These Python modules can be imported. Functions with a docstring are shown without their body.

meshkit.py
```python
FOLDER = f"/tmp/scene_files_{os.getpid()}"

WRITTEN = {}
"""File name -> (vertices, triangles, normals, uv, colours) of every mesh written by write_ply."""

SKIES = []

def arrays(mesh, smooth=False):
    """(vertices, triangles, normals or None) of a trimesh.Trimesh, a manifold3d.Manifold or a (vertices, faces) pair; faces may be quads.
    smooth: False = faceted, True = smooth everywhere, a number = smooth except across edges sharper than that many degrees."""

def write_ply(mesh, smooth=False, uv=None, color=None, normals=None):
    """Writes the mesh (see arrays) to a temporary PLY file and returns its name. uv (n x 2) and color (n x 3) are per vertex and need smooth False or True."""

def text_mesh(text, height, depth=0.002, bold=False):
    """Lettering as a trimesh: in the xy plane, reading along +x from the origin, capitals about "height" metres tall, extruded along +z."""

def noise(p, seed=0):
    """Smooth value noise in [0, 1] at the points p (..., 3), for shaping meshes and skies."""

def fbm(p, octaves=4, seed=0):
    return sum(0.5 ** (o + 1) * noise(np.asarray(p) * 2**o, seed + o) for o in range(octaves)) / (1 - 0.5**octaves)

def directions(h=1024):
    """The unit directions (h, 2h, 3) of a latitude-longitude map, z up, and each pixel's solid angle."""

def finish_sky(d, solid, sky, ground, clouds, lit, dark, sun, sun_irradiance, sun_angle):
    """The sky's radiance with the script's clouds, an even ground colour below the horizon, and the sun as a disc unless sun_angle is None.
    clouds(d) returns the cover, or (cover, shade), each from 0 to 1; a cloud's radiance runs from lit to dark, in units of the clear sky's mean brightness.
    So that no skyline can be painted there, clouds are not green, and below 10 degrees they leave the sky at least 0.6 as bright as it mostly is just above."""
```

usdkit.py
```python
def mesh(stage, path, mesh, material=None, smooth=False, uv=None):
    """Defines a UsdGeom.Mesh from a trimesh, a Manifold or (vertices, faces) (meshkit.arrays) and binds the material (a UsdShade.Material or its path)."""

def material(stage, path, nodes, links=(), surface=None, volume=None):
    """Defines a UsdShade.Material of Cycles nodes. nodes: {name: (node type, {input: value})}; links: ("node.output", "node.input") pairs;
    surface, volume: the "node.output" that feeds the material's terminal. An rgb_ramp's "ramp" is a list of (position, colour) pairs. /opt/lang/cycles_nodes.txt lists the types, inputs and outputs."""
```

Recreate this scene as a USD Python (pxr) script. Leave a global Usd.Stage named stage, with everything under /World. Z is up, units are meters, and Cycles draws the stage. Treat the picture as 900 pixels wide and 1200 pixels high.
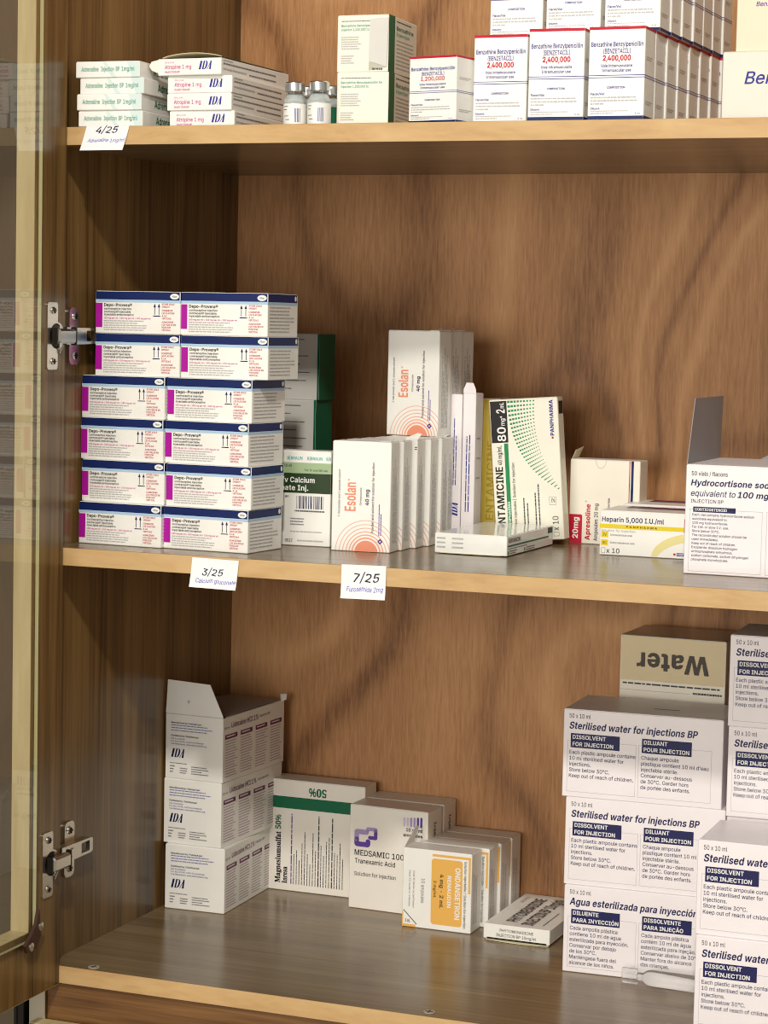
import math, random, glob, numpy as np, trimesh, shapely
from shapely import affinity
from shapely.geometry import Polygon, box as sbox, Point, LineString
from shapely.ops import unary_union
from PIL import Image, ImageDraw, ImageFont
from pxr import Usd, UsdGeom, UsdLux, UsdShade, Gf, Sdf
import usdkit

stage = Usd.Stage.CreateInMemory()
UsdGeom.SetStageUpAxis(stage, UsdGeom.Tokens.z); UsdGeom.SetStageMetersPerUnit(stage, 1.0)
UsdGeom.Xform.Define(stage, '/World'); UsdGeom.Scope.Define(stage, '/World/Looks')
RND = random.Random(7)

# ---------------------------------------------------------------- camera, light, exposure
EXPOSURE = 0.16
CAM = np.array([1.12608557, -1.9646093, 0.64345356]); YAW, PITCH, ROLL = -0.37435971, -0.081104746, 0.021036900
cam = UsdGeom.Camera.Define(stage, '/World/camera')
cam.CreateHorizontalApertureAttr(36.0); cam.CreateVerticalApertureAttr(48.0)
cam.CreateFocalLengthAttr(2670.866 / 900 * 36.0); cam.CreateClippingRangeAttr(Gf.Vec2f(0.05, 100))
cy, sy, cp, sp, cr, sr = math.cos(YAW), math.sin(YAW), math.cos(PITCH), math.sin(PITCH), math.cos(ROLL), math.sin(ROLL)
fw = np.array([sy * cp, cy * cp, sp]); rt = np.array([cy, -sy, 0]); up = np.cross(rt, fw)
rt, up = cr * rt + sr * up, -sr * rt + cr * up
cam.AddTransformOp().Set(Gf.Matrix4d(*[float(v) for v in (*rt, 0, *up, 0, *(-fw), 0, *CAM, 1)]))
cam.CreateExposureAttr(EXPOSURE)

dome = UsdLux.DomeLight.Define(stage, '/World/room_light')          # soft light of the room all round
dome.CreateIntensityAttr(0.11); dome.CreateColorAttr(Gf.Vec3f(1.0, 0.94, 0.85))
def ceiling_lamp(name, pos, radius, power, color):                   # round lamps on the room's ceiling, behind and beside the camera
    l = UsdLux.SphereLight.Define(stage, '/World/' + name); l.CreateRadiusAttr(radius); l.CreateIntensityAttr(power / (radius * radius)); l.CreateColorAttr(Gf.Vec3f(*color)); l.AddTranslateOp().Set(Gf.Vec3d(*pos))
ceiling_lamp('near_lamp_light', (1.22, -2.40, 2.62), 0.09, 6.2, (1.0, 0.94, 0.85))
win = UsdLux.RectLight.Define(stage, '/World/window_light')           # daylight from the room's window, far behind the camera
win.CreateWidthAttr(2.4); win.CreateHeightAttr(1.5); win.CreateIntensityAttr(8.0); win.CreateColorAttr(Gf.Vec3f(1.0, 0.94, 0.85))
win.AddTranslateOp().Set(Gf.Vec3d(0.0, -4.6, 0.75)); win.AddRotateXOp().Set(90.0)

# ---------------------------------------------------------------- materials
def lin(c):
    return tuple(((v / 255) / 12.92 if v / 255 <= 0.04045 else ((v / 255 + 0.055) / 1.055) ** 2.4) for v in c)

MATS = {}
def plain(name, rgb, rough=0.45, metal=0.0, **kw):
    if name not in MATS:
        MATS[name] = usdkit.material(stage, '/World/Looks/' + name, {'p': ('principled_bsdf', {'base_color': lin(rgb), 'roughness': rough, 'metallic': metal, **kw})}, surface='p.BSDF')
    return MATS[name]

def paper(name, rgb, rough=0.38):
    """coated carton board: faint tone variation and a slight waviness of the sheet"""
    c = np.array(lin(rgb))
    MATS[name] = usdkit.material(stage, '/World/Looks/' + name, {
        'g': ('texture_coordinate', {}), 'n': ('noise_texture', {'scale': 30.0, 'detail': 3.0}),
        'r': ('rgb_ramp', {'ramp': [(0.3, tuple(c * 0.95)), (0.7, tuple(c))]}),
        'n2': ('noise_texture', {'scale': 45.0, 'detail': 1.0}), 'b': ('bump', {'strength': 0.12, 'distance': 0.002}),
        'p': ('principled_bsdf', {'roughness': rough})},
        [('g.object', 'n.vector'), ('g.object', 'n2.vector'), ('n.fac', 'r.fac'), ('r.color', 'p.base_color'), ('n2.fac', 'b.height'), ('b.normal', 'p.normal')], surface='p.BSDF')
    return MATS[name]

def wood(name, scale, stops, rough, fine=8.0, spec=0.5, rot=None):
    """laminate print: long streaks along one axis plus finer streaks"""
    s = np.array(scale, float)
    MATS[name] = usdkit.material(stage, '/World/Looks/' + name, {
        'g': ('geometry', {}), 'm': ('mapping', {'scale': tuple(s)}), 'm2': ('mapping', {'scale': tuple(s * np.where(s > 10, fine, 2.5)), 'location': (3.1, 1.7, 0.4)}),
        'n': ('noise_texture', {'scale': 1.0, 'detail': 5.0, 'roughness': 0.6, 'distortion': 0.8}), 'n2': ('noise_texture', {'scale': 1.0, 'detail': 3.0, 'roughness': 0.6}),
        'mx': ('mix_float', {'fac': 0.38}), 'r': ('rgb_ramp', {'ramp': [(a, lin(c)) for a, c in stops]}),
        'p': ('principled_bsdf', {'roughness': rough, 'specular_ior_level': spec})},
        [('g.position', 'm.vector'), ('g.position', 'm2.vector'), ('m.vector', 'n.vector'), ('m2.vector', 'n2.vector'),
         ('n.fac', 'mx.a'), ('n2.fac', 'mx.b'), ('mx.result', 'r.fac'), ('r.color', 'p.base_color')], surface='p.BSDF')
    return MATS[name]

wood('laminate_upright', (26, 26, 1.6), [(0.32, (44, 28, 11)), (0.43, (88, 64, 32)), (0.55, (120, 92, 52)), (0.75, (146, 116, 70))], 0.28)
wood('laminate_shelf', (1.6, 30, 30), [(0.3, (88, 70, 46)), (0.48, (116, 96, 68)), (0.6, (132, 112, 82)), (0.76, (150, 129, 97))], 0.22)
wood('laminate_rail', (2.2, 40, 34), [(0.3, (58, 34, 14)), (0.45, (102, 68, 34)), (0.6, (132, 94, 52)), (0.8, (150, 114, 68))], 0.35)
wood('edge_pine', (9, 30, 30), [(0.3, (176, 138, 88)), (0.5, (196, 160, 108)), (0.75, (210, 178, 128))], 0.5, fine=4)
wood('edge_door', (30, 30, 5), [(0.3, (172, 152, 108)), (0.55, (188, 170, 126)), (0.75, (200, 184, 142))], 0.5, fine=4)
# plywood back: open pores that run upright, wandering rotary-cut figure
MATS['plywood'] = usdkit.material(stage, '/World/Looks/plywood', {
    'g': ('geometry', {}), 'ml': ('mapping', {'scale': (2.3, 1.0, 1.5), 'location': (0.37, 0.0, 0.21)}),
    'nl': ('noise_texture', {'scale': 1.0, 'detail': 1.5, 'roughness': 0.35, 'distortion': 0.5}), 'k': ('math', {'math_type': 'multiply', 'value2': 40.0}), 's': ('math', {'math_type': 'sine'}), 's2': ('math', {'math_type': 'multiply'}), 's4': ('math', {'math_type': 'multiply'}), 's5': ('math', {'math_type': 'multiply'}),
    'mr': ('map_range', {'from_min': -1.0, 'from_max': 1.0, 'to_min': 0.0, 'to_max': 1.0}),
    'mp': ('mapping', {'scale': (420.0, 1.0, 34.0)}), 'np': ('noise_texture', {'scale': 1.0, 'detail': 2.0, 'roughness': 0.7}),
    'mb': ('mapping', {'scale': (7.0, 1.0, 3.0)}), 'nb': ('noise_texture', {'scale': 1.0, 'detail': 3.0}),
    'mx': ('mix_float', {'fac': 0.50}), 'mx2': ('mix_float', {'fac': 0.38}),
    'r': ('rgb_ramp', {'ramp': [(0.22, lin((106, 67, 39))), (0.40, lin((160, 113, 71))), (0.56, lin((188, 138, 92))), (0.78, lin((210, 162, 112)))]}),
    'p': ('principled_bsdf', {'roughness': 0.55, 'specular_ior_level': 0.35})},
    [('g.position', 'ml.vector'), ('ml.vector', 'nl.vector'), ('nl.fac', 'k.value1'), ('k.value', 's.value1'), ('s.value', 's2.value1'), ('s.value', 's2.value2'), ('s2.value', 's4.value1'), ('s2.value', 's4.value2'), ('s4.value', 's5.value1'), ('s.value', 's5.value2'), ('s5.value', 'mr.value'), ('g.position', 'mp.vector'), ('mp.vector', 'np.vector'),
     ('g.position', 'mb.vector'), ('mb.vector', 'nb.vector'), ('nb.fac', 'mx.a'), ('mr.result', 'mx.b'), ('mx.result', 'mx2.a'), ('np.fac', 'mx2.b'), ('mx2.result', 'r.fac'), ('r.color', 'p.base_color')], surface='p.BSDF')
MATS['glass_pane'] = usdkit.material(stage, '/World/Looks/glass_pane', {
    't': ('transparent_bsdf', {'color': (0.985, 0.992, 0.985)}), 'g': ('glossy_bsdf', {'color': (1, 1, 1), 'roughness': 0.0}), 'f': ('fresnel', {'IOR': 1.52}), 'w': ('geometry', {}), 'i': ('math', {'math_type': 'subtract', 'value1': 1.0}), 'x': ('math', {'math_type': 'multiply'}), 'm': ('mix_closure', {})},
    [('w.backfacing', 'i.value2'), ('f.fac', 'x.value1'), ('i.value', 'x.value2'), ('x.value', 'm.fac'), ('t.BSDF', 'm.closure1'), ('g.BSDF', 'm.closure2')], surface='m.closure')
MATS['glass_edge'] = plain('glass_edge', (168, 164, 122), 0.15)
MATS['vial_glass'] = usdkit.material(stage, '/World/Looks/vial_glass', {'p': ('principled_bsdf', {'base_color': (0.95, 0.98, 0.97), 'roughness': 0.02, 'transmission_weight': 1.0, 'ior': 1.45})}, surface='p.BSDF')
MATS['soft_plastic'] = usdkit.material(stage, '/World/Looks/soft_plastic', {'p': ('principled_bsdf', {'base_color': (0.93, 0.93, 0.92), 'roughness': 0.12, 'transmission_weight': 0.9, 'ior': 1.25})}, surface='p.BSDF')
for n, c in dict(carton_white=(243, 242, 236), carton_cream=(240, 234, 218), carton_lilac=(240, 234, 236), carton_ivory=(238, 236, 220), carton_warm=(241, 236, 226), carton_grey=(226, 224, 218), carton_plain=(228, 219, 206), carton_tan=(226, 214, 188)).items(): paper(n, c)
paper('carton_gloss', (240, 241, 236), 0.12); paper('board_inside', (222, 214, 178), 0.6); paper('board_grey', (150, 146, 148), 0.5); paper('board_yellow', (196, 172, 72), 0.35); paper('note_paper', (240, 242, 244), 0.6)
plain('steel', (214, 210, 200), 0.28, 1.0); plain('steel_dark', (40, 36, 30), 0.4, 0.6); plain('aluminium', (220, 221, 222), 0.28, 1.0); plain('brown_plastic', (62, 34, 22), 0.3)
plain('edge_grey', (168, 160, 142), 0.5); plain('dark_gap', (26, 20, 15), 0.7); plain('powder', (236, 240, 240), 0.7); plain('rubber', (120, 120, 122), 0.6)
INKS = dict(navy=(34, 36, 96), black=(30, 28, 30), grey=(128, 126, 128), lgrey=(186, 184, 184), slate=(132, 134, 184), dgrey=(84, 80, 86), red=(214, 40, 58), pink=(206, 84, 152), teal=(96, 168, 150), pale_teal=(218, 236, 232), purple=(176, 18, 160), plum=(132, 56, 112),
            blue_band=(20, 42, 108), sky=(178, 208, 234), white=(246, 246, 242), green=(20, 122, 84), bgreen=(36, 160, 96), orange=(238, 152, 122), lorange=(242, 178, 154), amber=(240, 186, 92), dkgreen=(44, 70, 36), pgreen=(170, 194, 152), yellow=(238, 214, 40), pyellow=(240, 230, 160),
            royal=(58, 62, 168), scarlet=(222, 26, 60), gold=(168, 144, 52), violet=(104, 70, 164), mauve=(186, 160, 178), lilac=(176, 156, 206), lilac2=(210, 198, 222), brown=(86, 62, 36), aqua=(72, 178, 178), pen_blue=(84, 76, 200), pen_black=(40, 28, 66))
def ink(c): return plain('ink_' + c, tuple(v * (0.85 if sum(INKS[c]) < 330 else 0.97) for v in INKS[c]), 0.45, specular_ior_level=0.25)

# ---------------------------------------------------------------- things, parts, names
COUNT = {}
LIFT = 0.00025      # things rest on their support with a hair's gap
def numbered(parent, name):
    k = (parent, name); n = COUNT.get(k, 0); COUNT[k] = n + 1
    return name if n == 0 else f'{name}_{n:03d}'
def tag(prim, label, cat, group=None, kind=None):
    if label: prim.SetCustomDataByKey('label', label)
    if cat: prim.SetCustomDataByKey('category', cat)
    if group: prim.SetCustomDataByKey('group', group)
    if kind: prim.SetCustomDataByKey('kind', kind)
def thing(name, label, cat, loc, yaw=0.0, roll=0.0, group=None, kind=None):
    p = '/World/' + numbered('/World', name); loc = (loc[0], loc[1], loc[2] + LIFT)
    x = UsdGeom.Xform.Define(stage, p); x.AddTranslateOp().Set(Gf.Vec3d(*map(float, loc))); x.AddRotateZOp().Set(float(yaw)); x.AddRotateYOp().Set(float(roll))
    tag(x.GetPrim(), label, cat, group, kind); return p
def part(parent, name, mesh, m, smooth=False, label=None):
    p = parent + '/' + numbered(parent, name)
    g = usdkit.mesh(stage, p, mesh, m if not isinstance(m, str) else MATS[m], smooth)
    if label: g.GetPrim().SetCustomDataByKey('label', label)
    return p
def copy(src, label, loc, yaw=0.0, roll=0.0, group=None):
    loc = (loc[0], loc[1], loc[2] + LIFT)
    pr = stage.GetPrimAtPath(src); was = pr.GetCustomData()
    p = '/World/' + numbered('/World', src.split('/')[-1].rstrip('0123456789').rstrip('_'))
    x = UsdGeom.Xform.Define(stage, p); r = x.GetPrim()
    r.GetReferences().AddInternalReference(Sdf.Path(src))
    x.ClearXformOpOrder()
    for op, v in ((x.AddTranslateOp(), Gf.Vec3d(*map(float, loc))), (x.AddRotateZOp(), float(yaw)), (x.AddRotateYOp(), float(roll))): op.Set(v)
    r.SetInstanceable(True); tag(r, label, was.get('category'), group or was.get('group')); return p

# ---------------------------------------------------------------- meshes
def cat(ms): return trimesh.util.concatenate([m for m in ms if m is not None])
def bx(x0, y0, z0, x1, y1, z1, bev=0.0):
    if bev <= 0:
        m = trimesh.creation.box(extents=(x1 - x0, y1 - y0, z1 - z0)); m.apply_translation(((x0 + x1) / 2, (y0 + y1) / 2, (z0 + z1) / 2)); return m
    P = [(x, y, z) for a in (0, 1, 2) for x in ((x0, x1) if a == 0 else (x0 + bev, x1 - bev)) for y in ((y0, y1) if a == 1 else (y0 + bev, y1 - bev)) for z in ((z0, z1) if a == 2 else (z0 + bev, z1 - bev))]
    return trimesh.convex.convex_hull(np.array(P))
def cyl(r, a, b, sides=24):
    return trimesh.creation.cylinder(r, segment=[a, b], sections=sides)
def sheet(pts, t, n):
    """a thin plate: planar outline pts (3-D, in order), thickness t along n"""
    P = np.array(pts, float); n = np.array(n, float) / np.linalg.norm(n); k = len(P)
    v = np.vstack([P, P + n * t]); f = []
    for i in range(1, k - 1): f += [(0, i + 1, i), (k, k + i, k + i + 1)]
    for i in range(k): j = (i + 1) % k; f += [(i, j, k + j), (i, k + j, k + i)]
    m = trimesh.Trimesh(v, f, process=False); m.fix_normals(); return m
def strip(curve, other, t):
    """curved plate between two 3-D polylines, doubled to thickness t along z"""
    a, b = np.array(curve, float), np.array(other, float); n = len(a)
    v = np.vstack([a, b, a + [0, 0, t], b + [0, 0, t]]); f = []
    for i in range(n - 1):
        f += [(i, i + 1, n + i), (i + 1, n + i + 1, n + i), (2 * n + i, 3 * n + i, 2 * n + i + 1), (2 * n + i + 1, 3 * n + i, 3 * n + i + 1),
              (i, 2 * n + i, i + 1), (i + 1, 2 * n + i, 2 * n + i + 1), (n + i, n + i + 1, 3 * n + i), (n + i + 1, 3 * n + i + 1, 3 * n + i)]
    m = trimesh.Trimesh(v, f, process=False); m.fix_normals(); return m
def extr(poly, t, M):
    """extrude a shapely polygon by t; M maps its (x, y, z) columns into the scene: 3x4"""
    m = cat([trimesh.creation.extrude_polygon(g, t, engine='earcut') for g in getattr(poly, 'geoms', [poly])])
    T = np.eye(4); T[:3] = M; m.apply_transform(T)
    if np.linalg.det(T[:3, :3]) < 0: m.invert()
    return m
def lathe(prof, sides=32):
    return trimesh.creation.revolve(np.array(prof, float), sections=sides)

# ---------------------------------------------------------------- print on boxes
FD = glob.glob('/opt/blender-*/*/datafiles/fonts')[0]
def font(n, size): return ImageFont.truetype(f'{FD}/{n}', size)
FONTS = {'sans': ('Inter.woff2', 52), 'math': ('NotoSansMath-Regular.woff2', 56)}
CAPS, TP = {}, {}
def mathify(s, up, lo, dig=None):
    o = ''
    for c in s:
        o += chr(up + ord(c) - 65) if 'A' <= c <= 'Z' else chr(lo + ord(c) - 97) if 'a' <= c <= 'z' else (chr(dig + ord(c) - 48) if dig and c.isdigit() else c)
    return o
def textpoly(s, kind='sans', bold=0):
    """outline of a line of text: x from 0 to 1 over its ink width, y from 0 at the baseline to 1 at the capitals' top; and width / capital height"""
    key = (s, kind, bold)
    if key in TP: return TP[key]
    fn, size = FONTS[kind]; f = font(fn, size)
    if kind == 'sans': f.set_variation_by_axes([20, (400, 500, 600, 690, 800)[bold]]); bold = 0
    ref = 'H' if kind == 'sans' else '\U0001D407'
    cap = -f.getbbox(ref, anchor='ls')[1]
    x0, y0, x1, y1 = f.getbbox(s, anchor='ls', stroke_width=bold)
    im = Image.new('L', (x1 - x0 + 8, y1 - y0 + 8)); ImageDraw.Draw(im).text((4 - x0, 4 - y0), s, 255, font=f, anchor='ls', stroke_width=bold)
    on = np.pad(np.asarray(im) > 120, ((0, 0), (1, 1))).astype(np.int8); d = np.diff(on, axis=1)
    rows, st = np.nonzero(d == 1); en = np.nonzero(d == -1)[1]
    g = shapely.union_all(shapely.box(st, -rows - 1, en, -rows)).buffer(0.5, quad_segs=2).buffer(-0.5, quad_segs=2).simplify(0.55)
    bx0, _, bx1, _ = g.bounds; W = bx1 - bx0
    g = affinity.affine_transform(g, [1 / W, 0, 0, 1 / cap, -bx0 / W, (4 - y0) / cap])
    TP[key] = (g, W / cap); return TP[key]
def tri(poly):
    out_v, out_f, n = [], [], 0
    for g in getattr(poly, 'geoms', [poly]):
        if g.is_empty or g.geom_type != 'Polygon' or g.area < 1e-12: continue
        v, f = trimesh.creation.triangulate_polygon(g, engine='earcut')
        out_v.append(np.asarray(v)); out_f.append(np.asarray(f) + n); n += len(v)
    if not out_v: return np.zeros((0, 2)), np.zeros((0, 3), int)
    return np.vstack(out_v), np.vstack(out_f)

class Print:
    """flat print on the faces of a carton w x d x h whose front lower left corner is the origin; face coordinates u (right) and v (down) run from 0 to 1"""
    def __init__(s, w, d, h): s.w, s.d, s.h, s.groups = w, d, h, {}
    def put(s, face, uv, f, e):
        u, v = uv[:, 0], uv[:, 1]; w, d, h = s.w, s.d, s.h; o = np.ones_like(u)
        if face == 'front': P, n = np.stack([u * w, -e * o, h * (1 - v)], 1), (0, -1, 0)
        elif face == 'right': P, n = np.stack([(w + e) * o, u * d, h * (1 - v)], 1), (1, 0, 0)
        elif face == 'top': P, n = np.stack([u * w, d * (1 - v), (h + e) * o], 1), (0, 0, 1)
        else: P, n = np.stack([-e * o, d * (1 - u), h * (1 - v)], 1), (-1, 0, 0)
        if len(f):
            nn = np.cross(P[f[:, 1]] - P[f[:, 0]], P[f[:, 2]] - P[f[:, 0]]) @ np.array(n)
            f = np.where((nn < 0)[:, None], f[:, ::-1], f)
        return P, f
    def add(s, name, col, face, uv, f, e=0.00025):
        P, f = s.put(face, np.asarray(uv, float), np.asarray(f, int), e); s.groups.setdefault((name, col, face, len(s.groups) if name in ('lettering', 'small_print') else 0), []).append((P, f))
    def poly(s, face, col, poly, name='print', e=0.00025): v, f = tri(poly); s.add(name, col, face, v, f, e)
    def rect(s, face, col, u0, v0, u1, v1, name='colour_block', e=0.00018): s.add(name, col, face, [(u0, v0), (u1, v0), (u1, v1), (u0, v1)], [(0, 1, 2), (0, 2, 3)], e)
    def frame(s, face, col, u0, v0, u1, v1, t=0.0003, name='frame_line'):
        W, H = (s.d if face == 'right' else s.w), (s.d if face == 'top' else s.h); a, b = t / W, t / H
        for r in ((u0, v0, u1, v0 + b), (u0, v1 - b, u1, v1), (u0, v0, u0 + a, v1), (u1 - a, v0, u1, v1)): s.rect(face, col, *r, name=name)
    def text(s, face, col, txt, u0, v0, u1, v1, bold=0, it=0.0, rot=0, name='lettering', kind='sans', e=0.00032, grow=0):
        g, asp = textpoly(txt, kind, bold)
        v, f = tri(g.buffer(grow) if grow else g)
        x, y = v[:, 0] + it * v[:, 1] / asp, v[:, 1]
        if rot == 0: uv = np.stack([u0 + x * (u1 - u0), v1 - y * (v1 - v0)], 1)
        elif rot == 90: uv = np.stack([u1 - y * (u1 - u0), v1 - x * (v1 - v0)], 1)
        elif rot == -90: uv = np.stack([u0 + y * (u1 - u0), v0 + x * (v1 - v0)], 1)
        else: uv = np.stack([u1 - x * (u1 - u0), v0 + y * (v1 - v0)], 1)
        s.add(name, col, face, uv, f, e)
    def line(s, face, col, txt, u0, v0, v1, bold=0, it=0.0, sx=1.0, **k):
        """text of natural width"""
        g, asp = textpoly(txt, 'sans', bold); W, H = (s.d if face == 'right' else s.w), (s.d if face == 'top' else s.h)
        s.text(face, col, txt, u0, v0, u0 + asp * (v1 - v0) * H / W * sx, v1, bold, it, **k)
    def micro(s, face, col, u0, v0, u1, v1, n, rot=0, fill=0.40, seed=1, word=(0.03, 0.10), ends=None, name='small_print', e=0.00025):
        """n lines too small to read: word-long dashes"""
        r = random.Random(seed); V, F = [], []
        for i in range(n):
            a, b = i / n, (i + fill) / n; end = (ends[i % len(ends)] if ends else r.uniform(0.72, 1.0)); x = 0.0
            while x < end - 0.01:
                l = min(r.uniform(*word), end - x); k = len(V) * 4
                q = [(x, a), (x + l, a), (x + l, b), (x, b)]
                if rot == 0: q = [(u0 + p * (u1 - u0), v0 + t * (v1 - v0)) for p, t in q]
                elif rot == 90: q = [(u0 + t * (u1 - u0), v1 - p * (v1 - v0)) for p, t in q]
                else: q = [(u1 - t * (u1 - u0), v0 + p * (v1 - v0)) for p, t in q]
                V.append(q); F += [(k, k + 1, k + 2), (k, k + 2, k + 3)]; x += l + r.uniform(0.008, 0.014)
        s.add(name, col, face, np.array(V).reshape(-1, 2), F, e)
    def build(s, root):
        for (name, col, face, _), L in s.groups.items():
            V, F, n = [], [], 0
            for P, f in L: V.append(P); F.append(f + n); n += len(P)
            part(root, name, (np.vstack(V), np.vstack(F)), ink(col))
def ida(p, face, col, u0, v0, u1, v1, rot=0, name='logo'):
    def P(*q): return Polygon([(x + 0.13 * y, y) for x, y in q])
    bowl = Polygon([(0.36, 0), (0.44, 0.02), (0.53, 0.14), (0.57, 0.35), (0.58, 0.62), (0.55, 0.85), (0.48, 0.98), (0.38, 1), (0.38, 0.95), (0.44, 0.9), (0.46, 0.7), (0.46, 0.4), (0.43, 0.15), (0.36, 0.05)])
    g = unary_union([P((0, 0), (0.14, 0), (0.14, 1), (0, 1)), P((0.24, 0), (0.345, 0), (0.345, 1), (0.24, 1)), Polygon([(x + 0.13 * y, y) for x, y in bowl.exterior.coords]), P((0.60, 0), (0.64, 0), (0.80, 0.93), (0.77, 0.93)), P((0.74, 1), (0.83, 1), (0.90, 0), (0.77, 0), (0.755, 0.45))])
    v, f = tri(g); x, y = v[:, 0], v[:, 1]
    if rot == 0: uv = np.stack([u0 + x * (u1 - u0), v1 - y * (v1 - v0)], 1)
    else: uv = np.stack([u1 - y * (u1 - u0), v1 - x * (v1 - v0)], 1)
    p.add(name, col, face, uv, f, 0.0003)

def carton(name, label, loc, yaw, dims, m, printer=None, roll=0.0, group=None, lid=True, lidmat=None, bev=0.0006, cat_='medicine box'):
    """a folded carton: shell with eased edges, tucked top flap as its own thin plate"""
    w, d, h = dims; root = thing(name, label, cat_, loc, yaw, roll, group)
    part(root, 'body', bx(0, 0, 0, w, d, h - 0.0005, bev), m)
    if lid: part(root, 'tuck_flap', bx(0.0008, 0.0004, h - 0.0005, w - 0.0008, d - 0.0008, h, 0.0002), lidmat or m)
    if printer:
        p = Print(w, d, h); printer(p); p.build(root)
    return root

# ================================================================ the cabinet
D, XD, T, ZM, ZT, W = 0.42378, 0.01627, 0.017715, 0.42, 0.83019, 1.20
TOP, LOW = 1.56, -0.85
cab = thing('medicine_cabinet', 'tall brown wood-grain storage cabinet with pale shelf edges and an open glazed door', 'cabinet', (0, 0, -LIFT))
part(cab, 'side_panel', bx(-0.018, 0.0, LOW, 0, D + 0.006, TOP, 0.0004), 'laminate_upright')
part(cab, 'side_panel', bx(W, 0.0, LOW, W + 0.018, D + 0.006, TOP, 0.0004), 'laminate_upright')
part(cab, 'side_edge_band', bx(-0.0180, -0.0008, LOW, 0.0, -0.0001, TOP), 'edge_grey')
part(cab, 'back_panel', bx(0, D, LOW, W, D + 0.006, TOP), 'plywood', label='reddish plywood back panel with wandering grain')
part(cab, 'top_panel', bx(0, 0, TOP - 0.018, W, D, TOP - 0.0002), 'laminate_shelf')
def shelf(name, z):
    s = part(cab, name, bx(0, 0.0006, z - T, W, D, z, 0.0003), 'laminate_shelf')
    part(s, 'edge_band', bx(0.0001, -0.0004, z - T + 0.0002, W - 0.0001, 0.0006, z - 0.0002, 0.0002), 'edge_pine', label='pale timber front edge of the shelf'); return s
shelf('shelf', ZT); shelf('shelf', ZM); bottom = shelf('bottom_panel', 0.0)
for x, y in ((0.0496, 0.0095), (0.4052, 0.0139)):
    cp_ = [cyl(0.0058, (x, y, 0.0), (x, y, 0.0007))]
    c_ = part(bottom, 'cam_fitting_cap', cat(cp_), 'edge_grey')
    part(c_, 'slot', cat([bx(x - 0.004, y - 0.0006, 0.0007, x + 0.004, y + 0.0006, 0.0009), bx(x - 0.0006, y - 0.004, 0.0007, x + 0.0006, y + 0.004, 0.0009)]), 'dark_gap')
part(cab, 'front_rail', bx(0.0, 0.004, -0.075, W, 0.020, -T, 0.0003), 'laminate_rail')
dr = part(cab, 'drawer_front', bx(-0.0075, -0.0185, -0.31, W + 0.008, -0.0012, -0.0565, 0.0003), 'laminate_rail')
part(dr, 'edge_band', bx(-0.0075, -0.0185, -0.0565, W + 0.008, -0.0012, -0.0559), 'edge_door')
part(cab, 'drawer_runner', cat([bx(-0.0325, -0.006, -0.30, -0.0215, 0.02, -0.028), bx(-0.030, -0.0075, -0.30, -0.0285, -0.006, -0.030)]), 'steel_dark')

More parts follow.
